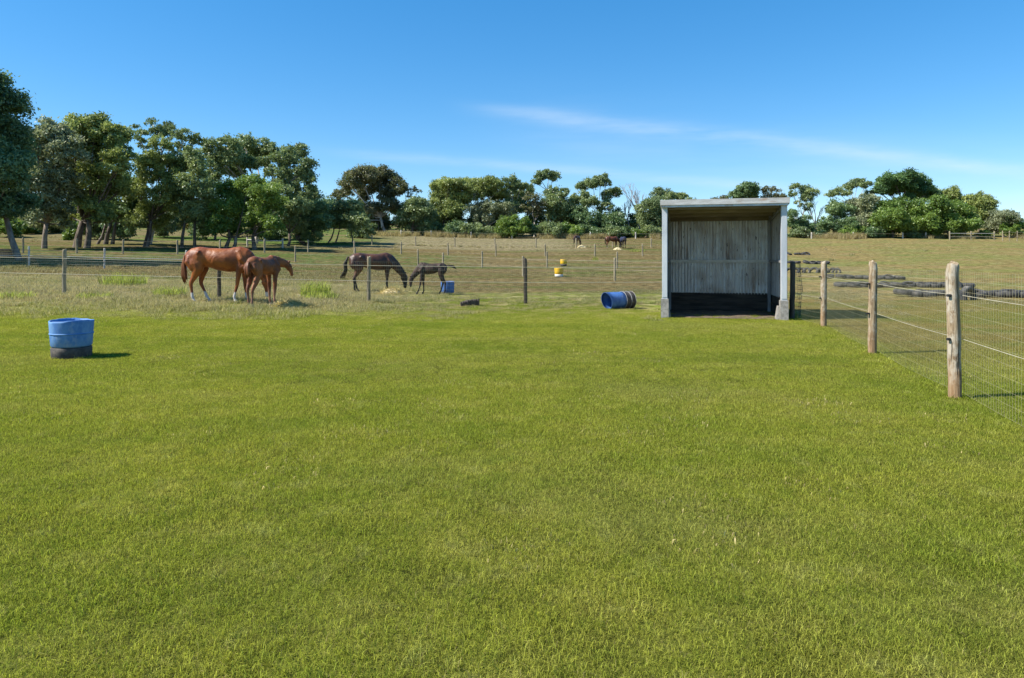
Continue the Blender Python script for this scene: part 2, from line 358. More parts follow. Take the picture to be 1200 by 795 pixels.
# ------------------------------------------------------------------ grass
def patch(name, n, rad, hmin, hmax, wid, lean, m, seed, square=False):
    g = np.random.default_rng(seed)
    r = rad*np.sqrt(g.random(n)); th = g.random(n)*2*np.pi
    b = np.stack([r*np.cos(th), r*np.sin(th), np.zeros(n)], -1)
    if square: b[:, 0] = (g.random(n)-.5)*2*rad; b[:, 1] = (g.random(n)-.5)*2*rad
    h = hmin+(hmax-hmin)*g.random(n)**1.3
    az = g.random(n)*2*np.pi; ln = lean*(.3+g.random(n)); d = np.stack([np.cos(az), np.sin(az), np.zeros(n)], -1)
    fa = g.random(n)*2*np.pi; s = np.stack([np.cos(fa), np.sin(fa), np.zeros(n)], -1)*(wid*(.6+.8*g.random(n)))[:, None]/2
    up = np.array([0, 0, 1.])
    p0 = b-up*.01; p1 = b+d*(h*.35*np.sin(ln))[:, None]+up*(h*.6*np.cos(ln*.6))[:, None]
    p2 = b+d*(h*np.sin(ln)*1.05)[:, None]+up*(h*np.clip(np.cos(ln), .1, 1))[:, None]
    V = np.stack([p0-s, p0+s, p1-s*.8, p1+s*.8, p2], 1).reshape(-1, 3)
    k = np.arange(n)*5; v = g.random(n)
    Fq = np.concatenate([np.stack([k, k+1, k+3], -1), np.stack([k, k+3, k+2], -1), np.stack([k+2, k+3, k+4], -1)])
    return npmesh(name, V, Fq, m, np.concatenate([v, v, v]))
def scatter(name, pts, scl, protos, seed):
    """one object whose geometry nodes instance the little clumps on the given points"""
    g = np.random.default_rng(seed); n = len(pts)
    me = bpy.data.meshes.new(name); me.vertices.add(n); me.vertices.foreach_set('co', np.ascontiguousarray(pts, np.float32).ravel())
    a = me.attributes.new('rz', 'FLOAT', 'POINT'); a.data.foreach_set('value', (g.random(n)*6.283).astype(np.float32))
    a = me.attributes.new('sc', 'FLOAT', 'POINT'); a.data.foreach_set('value', np.ascontiguousarray(scl, np.float32))
    a = me.attributes.new('id_', 'INT', 'POINT'); a.data.foreach_set('value', g.integers(0, len(protos), n).astype(np.int32))
    col = bpy.data.collections.new(name+'_clumps')
    for i, p in enumerate(protos): col.objects.link(bpy.data.objects.new('grass_clump', p))
    ng = bpy.data.node_groups.new(name, 'GeometryNodeTree')
    ng.interface.new_socket('Geometry', in_out='INPUT', socket_type='NodeSocketGeometry'); ng.interface.new_socket('Geometry', in_out='OUTPUT', socket_type='NodeSocketGeometry')
    N = ng.nodes; gi = N.new('NodeGroupInput'); go = N.new('NodeGroupOutput')
    ci = N.new('GeometryNodeCollectionInfo'); ci.inputs['Collection'].default_value = col; ci.inputs['Separate Children'].default_value = True; ci.inputs['Reset Children'].default_value = True
    ip = N.new('GeometryNodeInstanceOnPoints'); ip.inputs['Pick Instance'].default_value = True
    def na(nm, ty):
        o = N.new('GeometryNodeInputNamedAttribute'); o.data_type = ty; o.inputs[0].default_value = nm; return o.outputs[0]
    cx = N.new('ShaderNodeCombineXYZ'); ng.links.new(na('rz', 'FLOAT'), cx.inputs[2])
    ng.links.new(gi.outputs[0], ip.inputs['Points']); ng.links.new(ci.outputs[0], ip.inputs['Instance'])
    ng.links.new(na('id_', 'INT'), ip.inputs['Instance Index']); ng.links.new(cx.outputs[0], ip.inputs['Rotation']); ng.links.new(na('sc', 'FLOAT'), ip.inputs['Scale'])
    ng.links.new(ip.outputs[0], go.inputs[0])
    o = link(bpy.data.objects.new(name, me)); md = o.modifiers.new('clumps', 'NODES'); md.node_group = ng
    return tag(o, kind='stuff')
def pts_in(y0, y1, dens, xl=-.80, xr=.80, pad=.5):
    """points on the ground between two distances, a little wider than the view"""
    A = (xr-xl)*(y1*y1-y0*y0)/2+2*pad*(y1-y0); n = int(A*dens)
    y = np.sqrt(y0*y0+(y1*y1-y0*y0)*rng.random(n)); x = (xl*y-pad)+rng.random(n)*((xr-xl)*y+2*pad)
    return np.stack([x, y, ground(x, y)], -1)
def pts_grid(y0, y1, step, xl=-.80, xr=.80, pad=.5):
    o = []
    for y in np.arange(y0, y1, step):
        x = np.arange(xl*y-pad, xr*y+pad, step); o.append(np.stack([x+(rng.random(len(x))-.5)*step, y+(rng.random(len(x))-.5)*step], -1))
    o = np.concatenate(o); return np.stack([o[:, 0], o[:, 1], ground(o[:, 0], o[:, 1])], -1)
def value_noise(x, y, s, seed):
    g = np.random.default_rng(seed); T = g.random((256, 256)); a = np.asarray(x)*s+500; b = np.asarray(y)*s+500
    i, j = np.floor(a).astype(int), np.floor(b).astype(int); u, v = sstep(a-i, 0, 1), sstep(b-j, 0, 1); q = lambda p, r: T[p % 256, r % 256]
    return (q(i, j)*(1-u)+q(i+1, j)*u)*(1-v)+(q(i, j+1)*(1-u)+q(i+1, j+1)*u)*v
def edge_y(P): return P[:, 1]-.10*P[:, 0]+5*(value_noise(P[:, 0], P[:, 1], .55, 3)-.5)
lawnp = [patch('lawn_clump', 900, .19, .010, .044, .0016, 1.95, M['blade'], 20+i) for i in range(6)]
p = np.concatenate([pts_grid(1.2, 7, .15), pts_grid(7, 22.5, .19)])
p = p[(edge_y(p) < 16+6*rng.random(len(p))**1.5+2.5*sstep(p[:, 0], -4, -1)) & (p[:, 1] < 22.5)]
p = p[~((p[:, 1] > 13) & (p[:, 0] > 3.3) & (p[:, 0] < 5.9) & (p[:, 1] > 16.3-.25*(p[:, 0]-3.34)+.5*rng.random(len(p))))]
s = .75+.4*value_noise(p[:, 0], p[:, 1], 1.1, 5)+.25*rng.random(len(p))
scatter('lawn_grass', p, s, lawnp, 31)
lt = [patch('tuft', 70, .07, .02, .07, .003, 1.35, M['blade'], 50+i) for i in range(4)]
p = pts_in(1.6, 19, 9); q = .6*value_noise(p[:, 0], p[:, 1], .8, 8)+.4*value_noise(p[:, 0], p[:, 1], 2.7, 18); p = p[q > .62]
feet = [(-5.87, 9.1, .235)]*26+[(2.8+.1*k, 17.72-.02*k, .05) for k in range(-4, 5)]*3+[(-1.16+.06*k, 18.88, .03) for k in range(-4, 5)]*2+[(PX(432, 19.6), 19.6, .06), (PX(616, 19.8), 19.8, .06)]*6+[(x, y, .06) for x, y in ((4.17, 6.42), (4.98, 9.45), (6.02, 13.2))]*8+[(3.42, 15.15, .12), (5.83, 14.55, .14)]*10
fp = []
for x, y, r in feet: q = rng.random()*6.283; fp.append((x+r*1.08*math.cos(q), y+r*1.08*math.sin(q)))
for k in range(110): f = rng.random(); fp.append((3.45+2.3*f+.1*rng.random(), 15.45-.59*f+.75*rng.random()**2))
for k in range(160): f = rng.random(); a, b = (4.17+(6.02-4.17)*f, 6.42+(13.2-6.42)*f); fp.append((a+rng.normal()*.07, b+rng.normal()*.07))
fp = np.array(fp); nfp = len(fp); fp = np.stack([fp[:, 0], fp[:, 1], ground(fp[:, 0], fp[:, 1])], -1); p = np.concatenate([p, fp])
scatter('lawn_tufts', p, np.concatenate([.5+.5*rng.random(len(p)-nfp), .6+.7*rng.random(nfp)]), lt, 32)
roughp = [patch('rough_clump', 190, .26, .04, .20, .006, 1.0, M['rough_blade'], 70+i) for i in range(5)]
p = np.concatenate([pts_in(13.5, 30, 8), pts_in(30, 48, 2.2)])
q = value_noise(p[:, 0], p[:, 1], .8, 9); e = edge_y(p)
lf = sstep(-p[:, 0], 1.5, 6)
keep = (e > 14.6+2.5*rng.random(len(p))) & ((lf > rng.random(len(p))*.9) | (q > .52)) & ~((p[:, 0] > 3.2) & (p[:, 0] < 6.6) & (p[:, 1] > 14.3) & (p[:, 1] < 18.2)) 
rfm = (p[:, 0]-3.15-.225*p[:, 1]) > .2
keep &= ~(rfm & (q < .68))
p = p[keep]; q = q[keep]; lf = lf[keep]
s = (.4+.9*q)*(.55+.6*lf)*np.where(p[:, 1] > 24, .8+.2*lf, 1)
scatter('rough_grass', p, s, roughp, 33)

# ------------------------------------------------------------------ fences
def post_mesh(h, r, m, seed, n=20):
    g = random.Random(seed); mb = MB(); zs = [-.25, 0, h*.15, h*.3, h*.45, h*.62, h*.8, h*.93, h*.985, h]
    pts = [(g.uniform(-.006, .006), g.uniform(-.006, .006), z) for z in zs]
    mb.tube(pts, [r*1.06*g.uniform(.97, 1.02) for z in zs[:-2]]+[r*.99, r*.88], n)
    for i, (x, y, z) in enumerate(mb.v):
        q = math.atan2(y, x); k = 1+.035*math.sin(q*3+seed+z*2)+.02*math.sin(q*7+z*5+seed)+g.uniform(-.008, .008)
        mb.v[i] = (x*k, y*k, z+(.012*math.sin(q*2+seed)+g.uniform(-.008, .008) if z > h*.97 else 0))
    me = mb.mesh('post', m, True)
    me.polygons[-1].use_smooth = False
    return me
PM = {}
def pmesh(h, r, mk):
    k = (round(h, 2), round(r, 3), mk)
    if k not in PM: PM[k] = [post_mesh(h, r, M[mk], hash(k) % 999+i) for i in range(3)]
    return PM[k]
def fence(name, label, pts, h=1.26, r=.06, mk='post_grey', wires=(), wr=.006, mesh=None, group=None, rails=(), sag=.0, skip=(), own=None, cat='fence', mks=None, mw=.0016):
    """pts are (x, y) of posts; wires are heights of round sight wires; mesh = (bottom, top, vertical pitch, horizontal pitch)"""
    c = pts[len(pts)//2]; root = thing(name, (c[0], c[1], gz(*c)), label, cat, group); o0 = root.location.copy()
    P = [Vector((x, y, gz(x, y))) for x, y in pts]
    for i, p in enumerate(P):
        if i in skip: continue
        hh = h if own is None else own[i]
        me = random.choice(pmesh(hh, r, mk if mks is None else mks[i]))
        o = link(bpy.data.objects.new('post', me), root); o.location = p-o0
        o.rotation_euler = (R(random.uniform(-1.3, 1.3)), R(random.uniform(-1.3, 1.3)), random.uniform(0, 6))
    side = (P[-1]-P[0]); side = Vector((side.y, -side.x, 0)).normalized()*(r+.008)
    if side.y > 0: side = -side
    def line(z0, dz=0):
        q = []
        for a, b in zip(P[:-1], P[1:]):
            ns = 8 if sag else 2
            for k in range(ns):
                f = k/ns; pt = a.lerp(b, f)+Vector((0, 0, z0-dz*4*f*(1-f))); q.append(pt+side-o0)
        q.append(P[-1]+Vector((0, 0, z0))+side-o0); return q
    for z0 in wires:
        mb = MB(); mb.tube(line(z0, sag*.4), wr, 5); mb.build('sight_wire', M['sighter'], root, True)
    for z0, th, mk2 in rails:
        for a, b in zip(P[:-1], P[1:]):
            mb = MB(); d = b-a; Mx = Matrix.Rotation(math.atan2(d.y, d.x), 3, 'Z') @ Matrix.Rotation(-math.atan2(d.z, math.hypot(d.x, d.y)), 3, 'Y')
            mb.box((a+b)/2+Vector((0, 0, z0))+side-o0, (d.length-.01, .03, th), Mx); mb.build('rail', M[mk2], root)
    if mesh:
        z0, z1, dv, dh = mesh; mb = MB(); k = 0; z = z0
        while z <= z1+1e-6:
            mb.tube(line(z, sag*(1-.75*(z-z0)/(z1-z0))), mw*1.15, 3, False); z += dh
        for a, b in zip(P[:-1], P[1:]):
            n = max(1, int((b-a).length/dv))
            for i in range(n):
                f = (i+.5)/n; p = a.lerp(b, f)+side-o0; s_ = sag*4*f*(1-f)
                mb.tube([p+Vector((0, 0, z0-s_)), p+Vector((0, 0, z1-s_*.25))], mw, 3, False)
        tag(mb.build('wire_netting', M['wire'], root), kind='stuff')
    return root
# the near wire netting fence on the right
RP = [(2.30, -.55), (3.25, 2.95), (4.17, 6.42), (4.98, 9.45), (6.02, 13.2), (6.17, 15.05)]
nearf = fence('wire_fence', 'post and wire netting fence with stout round timber posts running past the iron shelter', RP, 1.27, .052, 'post',
      wires=(.56, .97), wr=.0028, mesh=(.06, 1.2, .05, .105), sag=.035, own=[1.27, 1.27, 1.27, 1.27, 1.265, 1.25], mks=['post']*5+['post_dark'], mw=.0009)
o0 = nearf.location
for (x, y) in RP[2:5]:
    for zz in (.56, .97):
        mb = MB(); mb.tube([(0, 0, 0), (-.09, -.02, 0)], .014, 6); mb.build('insulator', M['insul'], nearf, loc=Vector((x, y, zz))-o0)
# loose curved end of netting beside the shelter
mb = MB(); c0 = Vector((6.33, 15.1, 0))-o0
arc = [(.20*math.sin(q), .5*q/3, 0) for q in np.linspace(0, 2.6, 9)]
for k in range(13): mb.tube([c0+Vector((a[0]*(1-.5*abs(k-6)/9), a[1], .05+k*.097)) for a in arc], .004, 3, False)
for a in arc: mb.tube([c0+Vector((a[0]*(1-.5*abs(k-6)/9), a[1], .05+k*.097)) for k in range(13)], .0026, 3, False)
tag(mb.build('netting_end', M['insul'], nearf), kind='stuff')
# fence across behind the lawn
BP = [(PX(p, Y), Y) for p, Y in ((-210, 19.3), (-75, 19.3), (75, 19.35), (257, 19.45), (432, 19.6), (616, 19.8), (790, 20.0))]
fence('wire_fence', 'wire netting fence with thin timber posts crossing between the mown lawn and the paddocks', BP, 1.33, .05, 'post_grey',
      wires=(.63, 1.07), wr=.0065, mesh=(.08, 1.18, .055, .11), sag=.01, mks=['post_grey']*3+['post_dark', 'post_grey', 'post_dark', 'post_grey'], mw=.0013)
def far_fence(px, Ys, label, h=1.26, r=.055, mk='post_grey', **k):
    if not hasattr(Ys, '__len__'): Ys = [Ys]*len(px)
    return fence('paddock_fence', label, [(PX(p, Y), Y) for p, Y in zip(px, Ys)], h, r, mk, group='paddock fences on the slope', **k)
far_fence([-60, 34, 122, 218], [40, 41, 41, 41], 'pale railed paddock fence behind the dry grass left of the chestnut mare', 1.2, .05, 'post_pale',
      rails=((1.0, .028, 'post_grey'), (.66, .04, 'post_pale'), (.40, .03, 'post_grey')), wires=(.8, .2), wr=.006)
far_fence([-70, 27, 90, 144, 208, 258, 310, 361, 415, 470, 525, 581, 639, 697, 753, 812], [56, 57, 58, 59, 60, 63, 66, 69]+[70]*8,
      'long wire fence halfway up the paddock, third line beyond the lawn', 1.25, .075, 'post_grey', wires=(.62, 1.08), wr=.005)
far_fence([346, 416, 490, 565, 641, 723, 800], [54, 53.5, 53, 52.5, 52, 51.5, 51], 'wire fence crossing just beyond the yellow tubs', 1.26, .06, 'post_grey', wires=(.6, 1.07), wr=.005)
far_fence([519, 613, 720.5, 835], [46, 42, 37, 33], 'slanting wire fence passing in front of the yellow tubs', 1.26, .06, 'post_grey', wires=(.62, 1.07), wr=.005,
      mesh=(.1, 1.15, .11, .15), mw=.0016)
far_fence([436, 487, 533, 580, 628, 675, 718, 763, 815], 86, 'wire fence behind the far brown horse pair', 1.2, .075, 'post_grey', wires=(.6, 1.05), wr=.005)
far_fence([470, 505, 552, 600, 648.5, 692, 745, 795, 850, 905, 951, 1000, 1058, 1085], 108, 'wire fence along the foot of the tree line', .95, .10, 'post_pale', wires=(.75,), wr=.01)
far_fence([290, 310, 331], [76, 75, 75], 'short white railed fence under the bushy light green tree', 1.05, .09, 'post_pale', rails=((.8, .1, 'white'),))
far_fence([1113, 1138, 1165], [104, 104, 104], 'white railed fence under the bright green trees at the far paddock edge', 1.3, .10, 'post_grey', rails=((1.0, .08, 'post_pale'), (.5, .09, 'post_grey')))
far_fence([1175, 1183, 1192, 1204, 1216], 101, 'pale stake fence in tall dry grass beyond the white rails', 1.5, .06, 'post_grey', wires=(.6, 1.3), wr=.012)

# ------------------------------------------------------------------ iron shelter
ang = math.atan2(-.65, 2.53); W, D = 2.61, 2.4
sh = thing('horse_shelter', (3.34, 15.2, 0), 'open fronted corrugated iron horse shelter on concrete stubs', 'shelter', None, ang)
TF, TB = 2.50, 2.33                                   # underside of roof, front and back
def rtop(y): return TF+(TB-TF)*y/D
def csheet(x0, x1, y, z0, z1, seed, axis='x'):
    """corrugated sheet with 76 mm flutes; runs along x (or y) and stands vertical"""
    g = random.Random(seed); n = int((x1-x0)/.0095); nz = 4; vs = []; fs = []
    for j in range(nz+1):
        z = z0+(z1-z0)*j/nz; dent = g.uniform(-.004, .004)
        for i in range(n+1):
            a = x0+(x1-x0)*i/n; d = .017*math.cos(2*math.pi*a/.076)+dent*math.sin(3*(a-x0))
            vs.append((a, y+d, z) if axis == 'x' else (y+d, a, z))
    for j in range(nz):
        for i in range(n):
            k = j*(n+1)+i; fs.append((k, k+1, k+n+2, k+n+1))
    return MB().add(vs, fs)
def shpart(mb, name, m, smooth=False): return mb.build(name, M[m], sh, smooth)
for i in range(3):
    a, b = .03+i*.85, .03+(i+1)*.85+(.03 if i < 2 else 0)
    shpart(csheet(a, b, D+.004*i, 1.27, rtop(D)+.06, i), 'corrugated_sheet', 'corrug', True)
    shpart(csheet(a, b, D-.012+.004*i, .46-.012*i, 1.30, 10+i), 'corrugated_sheet', 'corrug', True)
for xw, sd_ in ((.035, 20), (W-.035, 30)):
    for i in range(3):
        a, b = .09+i*.785, .09+(i+1)*.785+.02
        shpart(csheet(a, b, xw+.004*i*(1 if xw < 1 else -1), .44, rtop(b)+.05, sd_+i, 'y'), 'wall_sheet', 'corrug', True)
for xw in (.06, W-.06):
    mb = MB(); mb.box((xw, .075, (.43+TF)/2), (.12, .15, TF-.43)); mb.box((xw, -.004, (.43+TF)/2), (.10, .012, TF-.50)); shpart(mb, 'post', 'steel')
    mb = MB(); mb.box((xw, .08, .165), (.165, .21, .53)); mb.box((xw+(-.05 if xw > 1 else .02), .2, .10), (.24, .35, .4), taper=.55)
    me_o = shpart(mb, 'concrete_footing', 'concrete')
    mb = MB(); mb.box((xw+(.05 if xw < 1 else -.05), D-.06, 1.17), (.07, .07, 2.3)); shpart(mb, 'back_post', 'steel_dull')
mb = MB(); mb.box((W/2, D-.06, 1.26), (W-.22, .07, .075)); shpart(mb, 'girt', 'white')
for xw in (.10, W-.10):
    mb = MB(); mb.box((xw, D/2, 1.26), (.045, D-.30, .05)); shpart(mb, 'girt', 'steel_dull')
# roof
for i in range(4):
    a, b = -.03+i*.665, -.03+(i+1)*.665+.03; n = 70; vs = []; fs = []
    for j, y in enumerate((-.10, D*.5, D+.12)):
        for k in range(n+1):
            x = a+(b-a)*k/n; vs.append((x, y, rtop(y)+.075+.004*i+.0085*math.cos(2*math.pi*x/.076)))
    for j in range(2):
        for k in range(n): q = j*(n+1)+k; fs.append((q, q+1, q+n+2, q+n+1))
    shpart(MB().add(vs, fs), 'roof_sheet', 'ceil', True)
for y in (.16, .78, 1.45, 2.28):
    mb = MB(); mb.box((W/2, y, rtop(y)-.012), (W-.26, .06, .12)); shpart(mb, 'purlin', 'beam')
for xw in (.10, W-.10):
    mb = MB(); mb.box((xw, D/2+.05, rtop(D/2)-.075), (.05, D-.2, .06), Matrix.Rotation(math.atan2(TB-TF, D), 3, 'X')); shpart(mb, 'rafter', 'steel_dull')
mb = MB(); mb.box((W/2, -.115, TF+.060), (W+.07, .02, .115)); shpart(mb, 'fascia', 'fascia')
mb = MB(); mb.box((W/2, -.055, TF-.022), (W+.02, .09, .045)); shpart(mb, 'lintel', 'steel')
for xw in (-.022, W+.022):
    mb = MB(); mb.box((xw, D/2, rtop(D/2)+.04), (.018, D+.22, .12), Matrix.Rotation(math.atan2(TB-TF, D), 3, 'X')); shpart(mb, 'barge_strip', 'steel')
# dark boards under the iron
for k in range(2):
    mb = MB(); mb.box((W/2, D+.01, .115+k*.235), (W-.1, .05, .232)); shpart(mb, 'kick_board', 'kick')
    for xw in (.03, W-.03):
        mb = MB(); mb.box((xw, D/2+.12, .115+k*.235), (.045, D-.30, .225)); shpart(mb, 'kick_board', 'kick')
mb = MB(); n = 14; vs = []; fs = []
for j in range(n+1):
    for i in range(n+1): vs.append((.06+(W-.12)*i/n, .12+(D-.17)*j/n, .012+.03*random.random()*(1 if 0 < i < n and 0 < j < n else 0)))
for j in range(n):
    for i in range(n): k = j*(n+1)+i; fs.append((k, k+1, k+n+2, k+n+1))
tag(MB().add(vs, fs).build('shelter_floor', M['earth'], None, True), kind='structure')
fl = bpy.data.objects['shelter_floor']; fl.location = sh.location; fl.rotation_euler = sh.rotation_euler

# ------------------------------------------------------------------ tubs and drums
def ragged(prof_r, z, n, amp, seed):
    g = random.Random(seed); return [(prof_r, z+g.uniform(-amp, amp)) for _ in range(n)]
def tub(mb, r0, r1, h, n=28, rag=0, seed=1, wall=.012):
    g = random.Random(seed); b = len(mb.v); rows = []
    ring = [(r0*.93, 0), (r0, .02), (r0+(r1-r0)*.5, h*.45), (r0+(r1-r0)*.55, h*.5), (r1, h*.93), (r1, h), (r1-wall, h), (r1-wall*1.2, h*.5), (r0-wall*1.5, .03), (.01, .03)]
    off = [rag*(math.sin(k/n*6.28*2+seed)+.5*g.uniform(-1, 1)) for k in range(n)]
    for r, z in ring:
        for k in range(n):
            q = 2*math.pi*k/n; zz = z+(off[k] if z > h*.9 else 0); mb.v.append((r*math.cos(q), r*math.sin(q), zz))
    for i in range(len(ring)-1):
        for k in range(n): k2 = (k+1) % n; mb.f.append((b+i*n+k, b+i*n+k2, b+(i+1)*n+k2, b+(i+1)*n+k))
    mb.f.append(tuple(b+k for k in reversed(range(n)))); return mb
p = G(84, 9.1)
t0 = thing('rubber_base', p, 'worn black rubber ring on the lawn under the big blue feed tub', 'base')
mb = MB(); mb.lathe([(.218, -.02), (.232, 0), (.236, .08), (.238, .135), (.23, .145), (.17, .145), (.17, -.02)], 32); mb.build('ring', M['rubber'], t0, True)
t0 = thing('feed_tub', p+Vector((0, 0, .148)), 'big cut down blue plastic feed tub sitting on a black ring on the mown lawn', 'tub')
mb = MB(); tub(mb, .238, .257, .35, 32, .008, 3); mb.build('shell', M['blue'], t0, True)
mb = MB(); mb.lathe([(.247, .165), (.2555, .17), (.2555, .182), (.248, .187)], 32); mb.build('rib', M['blue'], t0, True)
p = G(524.5, 26.3)
t0 = thing('feed_tub', p, 'dull blue feed tub standing behind the grazing dark foal', 'tub')
mb = MB(); tub(mb, .25, .265, .44, 24, .004, 5); mb.build('shell', M['navy'], t0, True)
for px, Y, bm, lb in ((655, 41.5, 'white', 'yellow feed tub with a white base, nearer the lawn of the two yellow ones'), (660.5, 54.5, 'rubber', 'yellow feed tub with a dark base, higher up the slope')):
    t0 = thing('feed_tub', G(px, Y), lb, 'tub', 'yellow feed tubs in the paddock')
    mb = MB(); tub(mb, .26, .275, .38, 20, .0, 5); mb.build('shell', M['yellow'], t0, True, (0, 0, .16))
    mb = MB(); mb.lathe([(.0, .0), (.25, 0), (.255, .158), (.1, .159), (0, .159)], 20); mb.build('base_ring', M[bm], t0, True)
# lying barrel with its open end to the left
p = G(725, 18.0)
t0 = thing('barrel', p+Vector((0, 0, .225)), 'battered blue barrel lying on its side near the shelter with its end cut open', 'barrel', rz=R(30))
def cyl_x(x0, x1, r, n, cut0=0, cut1=0, wall=.01):
    mb = MB(); 
    rows = []
    for rr in (r, r-wall):
        for e in range(5):
            for k in range(n):
                q = 2*math.pi*k/n; z = rr*math.sin(q); y = rr*math.cos(q)
                a = x0+cut0*(z/r) ; bb = x1+cut1*(z/r); mb.v.append((a+(bb-a)*e/4, y, z))
    for s_ in (0, 1):
        for e in range(4):
            for k in range(n):
                k2 = (k+1) % n; a = s_*5*n+e*n; f = (a+k, a+k2, a+n+k2, a+n+k); mb.f.append(f if s_ == 0 else f[::-1])
    for e in (0, 4):
        for k in range(n): k2 = (k+1) % n; mb.f.append((e*n+k, e*n+k2, 5*n+e*n+k2, 5*n+e*n+k))
    return mb
cyl_x(-.40, .10, .225, 28, -.05, 0).build('blue_half', M['navy'], t0, True)
cyl_x(.10, .41, .229, 28, 0, 0).build('dark_half', M['rubber'], t0, True)
for x in (.10, .26, .40):
    mb = MB(); mb.tube([(x, .236*math.cos(q), .236*math.sin(q)) for q in np.linspace(0, 6.283, 25)], .008, 5, False); mb.build('hoop', M['steel_dull'], t0, True)
mb = MB(); mb.lathe([(0, 0), (.225, 0)], 24); e = mb.build('end_cap', M['rubber'], t0); e.rotation_euler = (0, R(90), 0); e.location = (.39, 0, 0)
# rotten log in the grass
p = G(551, 19.0); t0 = thing('log', p, 'short rotten log half sunk in the grass left of the middle fence post', 'log', rz=R(10))
mb = MB(); mb.tube([(-.26, 0, .03), (-.1, 0, .08), (.1, 0, .11), (.25, 0, .12)], [.09, .10, .095, .08], 9); mb.build('heartwood', M['post_dark'], t0)
for k in range(9):
    x = -.25+k*.06; mb = MB(); mb.box((x, -.09, .07+.012*k*.6), (.035, .03, .12+.008*k+random.uniform(-.02, .03)), Matrix.Rotation(R(random.uniform(-8, 8)), 3, 'Y')); mb.build('splinter', M['post_dark'], t0)

# ------------------------------------------------------------------ tyres edging the riding ground
def tyre_mesh(seed):
    g = random.Random(seed); n = 22; ro, wi = .32+g.uniform(-.02, .02), .20
    prof = [(.19, .06), (.20, .02), (.26, 0), (ro-.03, .012), (ro, .05), (ro+.004, wi/2), (ro, wi-.05), (ro-.03, wi-.012), (.26, wi), (.20, wi-.02), (.19, wi-.06), (.22, wi-.05), (.26, wi/2), (.22, .05), (.19, .06)]
    mb = MB(); mb.lathe(prof, n)
    return mb.mesh('tyre', M['tyre'], True), ro
TY = [tyre_mesh(k) for k in range(4)]
ORD = 'first second third fourth fifth sixth seventh eighth ninth tenth eleventh twelfth thirteenth fourteenth fifteenth sixteenth seventeenth eighteenth'.split()
def tyre_row(p0, Y0, p1, Y1, n, desc, tilt=.35, mode='flat'):
    for k in range(n):
        f = k/(n-1); px = p0+(p1-p0)*f; Y = Y0+(Y1-Y0)*f+random.uniform(-.12, .12)
        me, ro = random.choice(TY); o = link(bpy.data.objects.new('tyre', me)); q = G(px+random.uniform(-2, 2), Y)
        if mode == 'lean': o.location = q+Vector((0, 0, .02)); o.rotation_euler = (R(random.uniform(50, 70)), 0, R(random.uniform(-65, -40)))
        elif mode == 'up': o.location = q+Vector((-.1, 0, .02+random.uniform(-.03, .05))); o.rotation_euler = (R(90), 0, R(random.uniform(-30, 30)))
        else:
            o.location = q+Vector((0, 0, .02)); o.rotation_euler = (R(random.uniform(-3, 14)*tilt/.35), R(random.uniform(-9, 9)*tilt/.35), 0)
            if random.random() < .07: o.rotation_euler = (R(80), 0, R(random.uniform(-80, 80))); o.location.z += .02
            elif random.random() < .25: o.location.z += .03
        tag(o, f'{ORD[k]} tyre from the left in the {desc}', 'tyre', 'half sunk tyres edging the riding ground')
tyre_row(1058, 24.0, 1212, 23.2, 12, 'nearest long row of dusty tyres')
tyre_row(985, 31.5, 1135, 30.5, 12, 'second row of dusty tyres beyond the netting')
tyre_row(972, 40.0, 1052, 39.0, 8, 'third row of dusty tyres, right of the shelter')
tyre_row(927, 46.0, 982, 46.0, 9, 'leaning row of dark tyres beside the shelter', mode='lean')
tyre_row(926, 58.0, 968, 57.0, 6, 'low row of tyres above the leaning row')
tyre_row(925, 72.0, 946, 72.0, 4, 'short topmost row of dark tyres', tilt=.9)
for px, Y, lb in ((1131, 21.6, 'lone tyre standing on edge just right of the nearest thick post'),):
    me, ro = TY[0]; o = link(bpy.data.objects.new('tyre', me)); o.location = G(px, Y, .12); o.rotation_euler = (R(85), 0, R(25)); tag(o, lb, 'tyre')

# ------------------------------------------------------------------ horses
def coat(name, body, dark, low, low2, z1, z0, belly=None, sheen=.46):
    """coat that changes to points below the knee (object height z1 to z0)"""
    m, t = mat(name); tc = t.new('ShaderNodeTexCoord').outputs['Object']; s = t.new('ShaderNodeSeparateXYZ'); t.put(s.inputs[0], tc)
    n = t.noise(tc, 3.2, 3); fine = t.noise(t.vmul(tc, (20, 20, 60)), 2, 2)
    c = t.mix(t.ss(n, .36, .66), dark, body)
    jit = t.math('ADD', s.outputs[2], t.math('MULTIPLY', t.math('SUBTRACT', n, .5), .12))
    c = t.mix(t.ss(jit, z1+.1, z1-.1), c, low)
    if low2: c = t.mix(t.ss(jit, z0+.02, z0-.03), c, low2)
    c = t.mix(t.ss(s.outputs[2], .055, .045), c, (.05, .04, .035))
    surf(t, c, sheen, t.math('ADD', t.noise(t.vmul(tc, (1, 1, .8)), 3.4, 2, .45, .6), t.math('MULTIPLY', fine, .12)), .6, .06, 0, .35); return m
HC = {}
HC['chestnut'] = coat('chestnut_coat', (.30, .088, .015), (.175, .044, .009), (.15, .04, .012), (.52, .48, .44), .42, .30)
HC['foal'] = coat('chestnut_foal_coat', (.25, .082, .022), (.11, .034, .013), (.24, .12, .07), (.40, .34, .28), .5, .16, sheen=.55)
HC['bay'] = coat('dark_bay_coat', (.11, .046, .024), (.045, .021, .014), (.018, .014, .012), None, .55, .2, sheen=.45)
HC['darkfoal'] = coat('dark_foal_coat', (.065, .033, .022), (.03, .02, .016), (.018, .014, .013), None, .5, .2, sheen=.7)
HC['brown'] = coat('bay_coat', (.16, .055, .02), (.07, .025, .012), (.03, .02, .015), (.3, .26, .22), .55, .2)
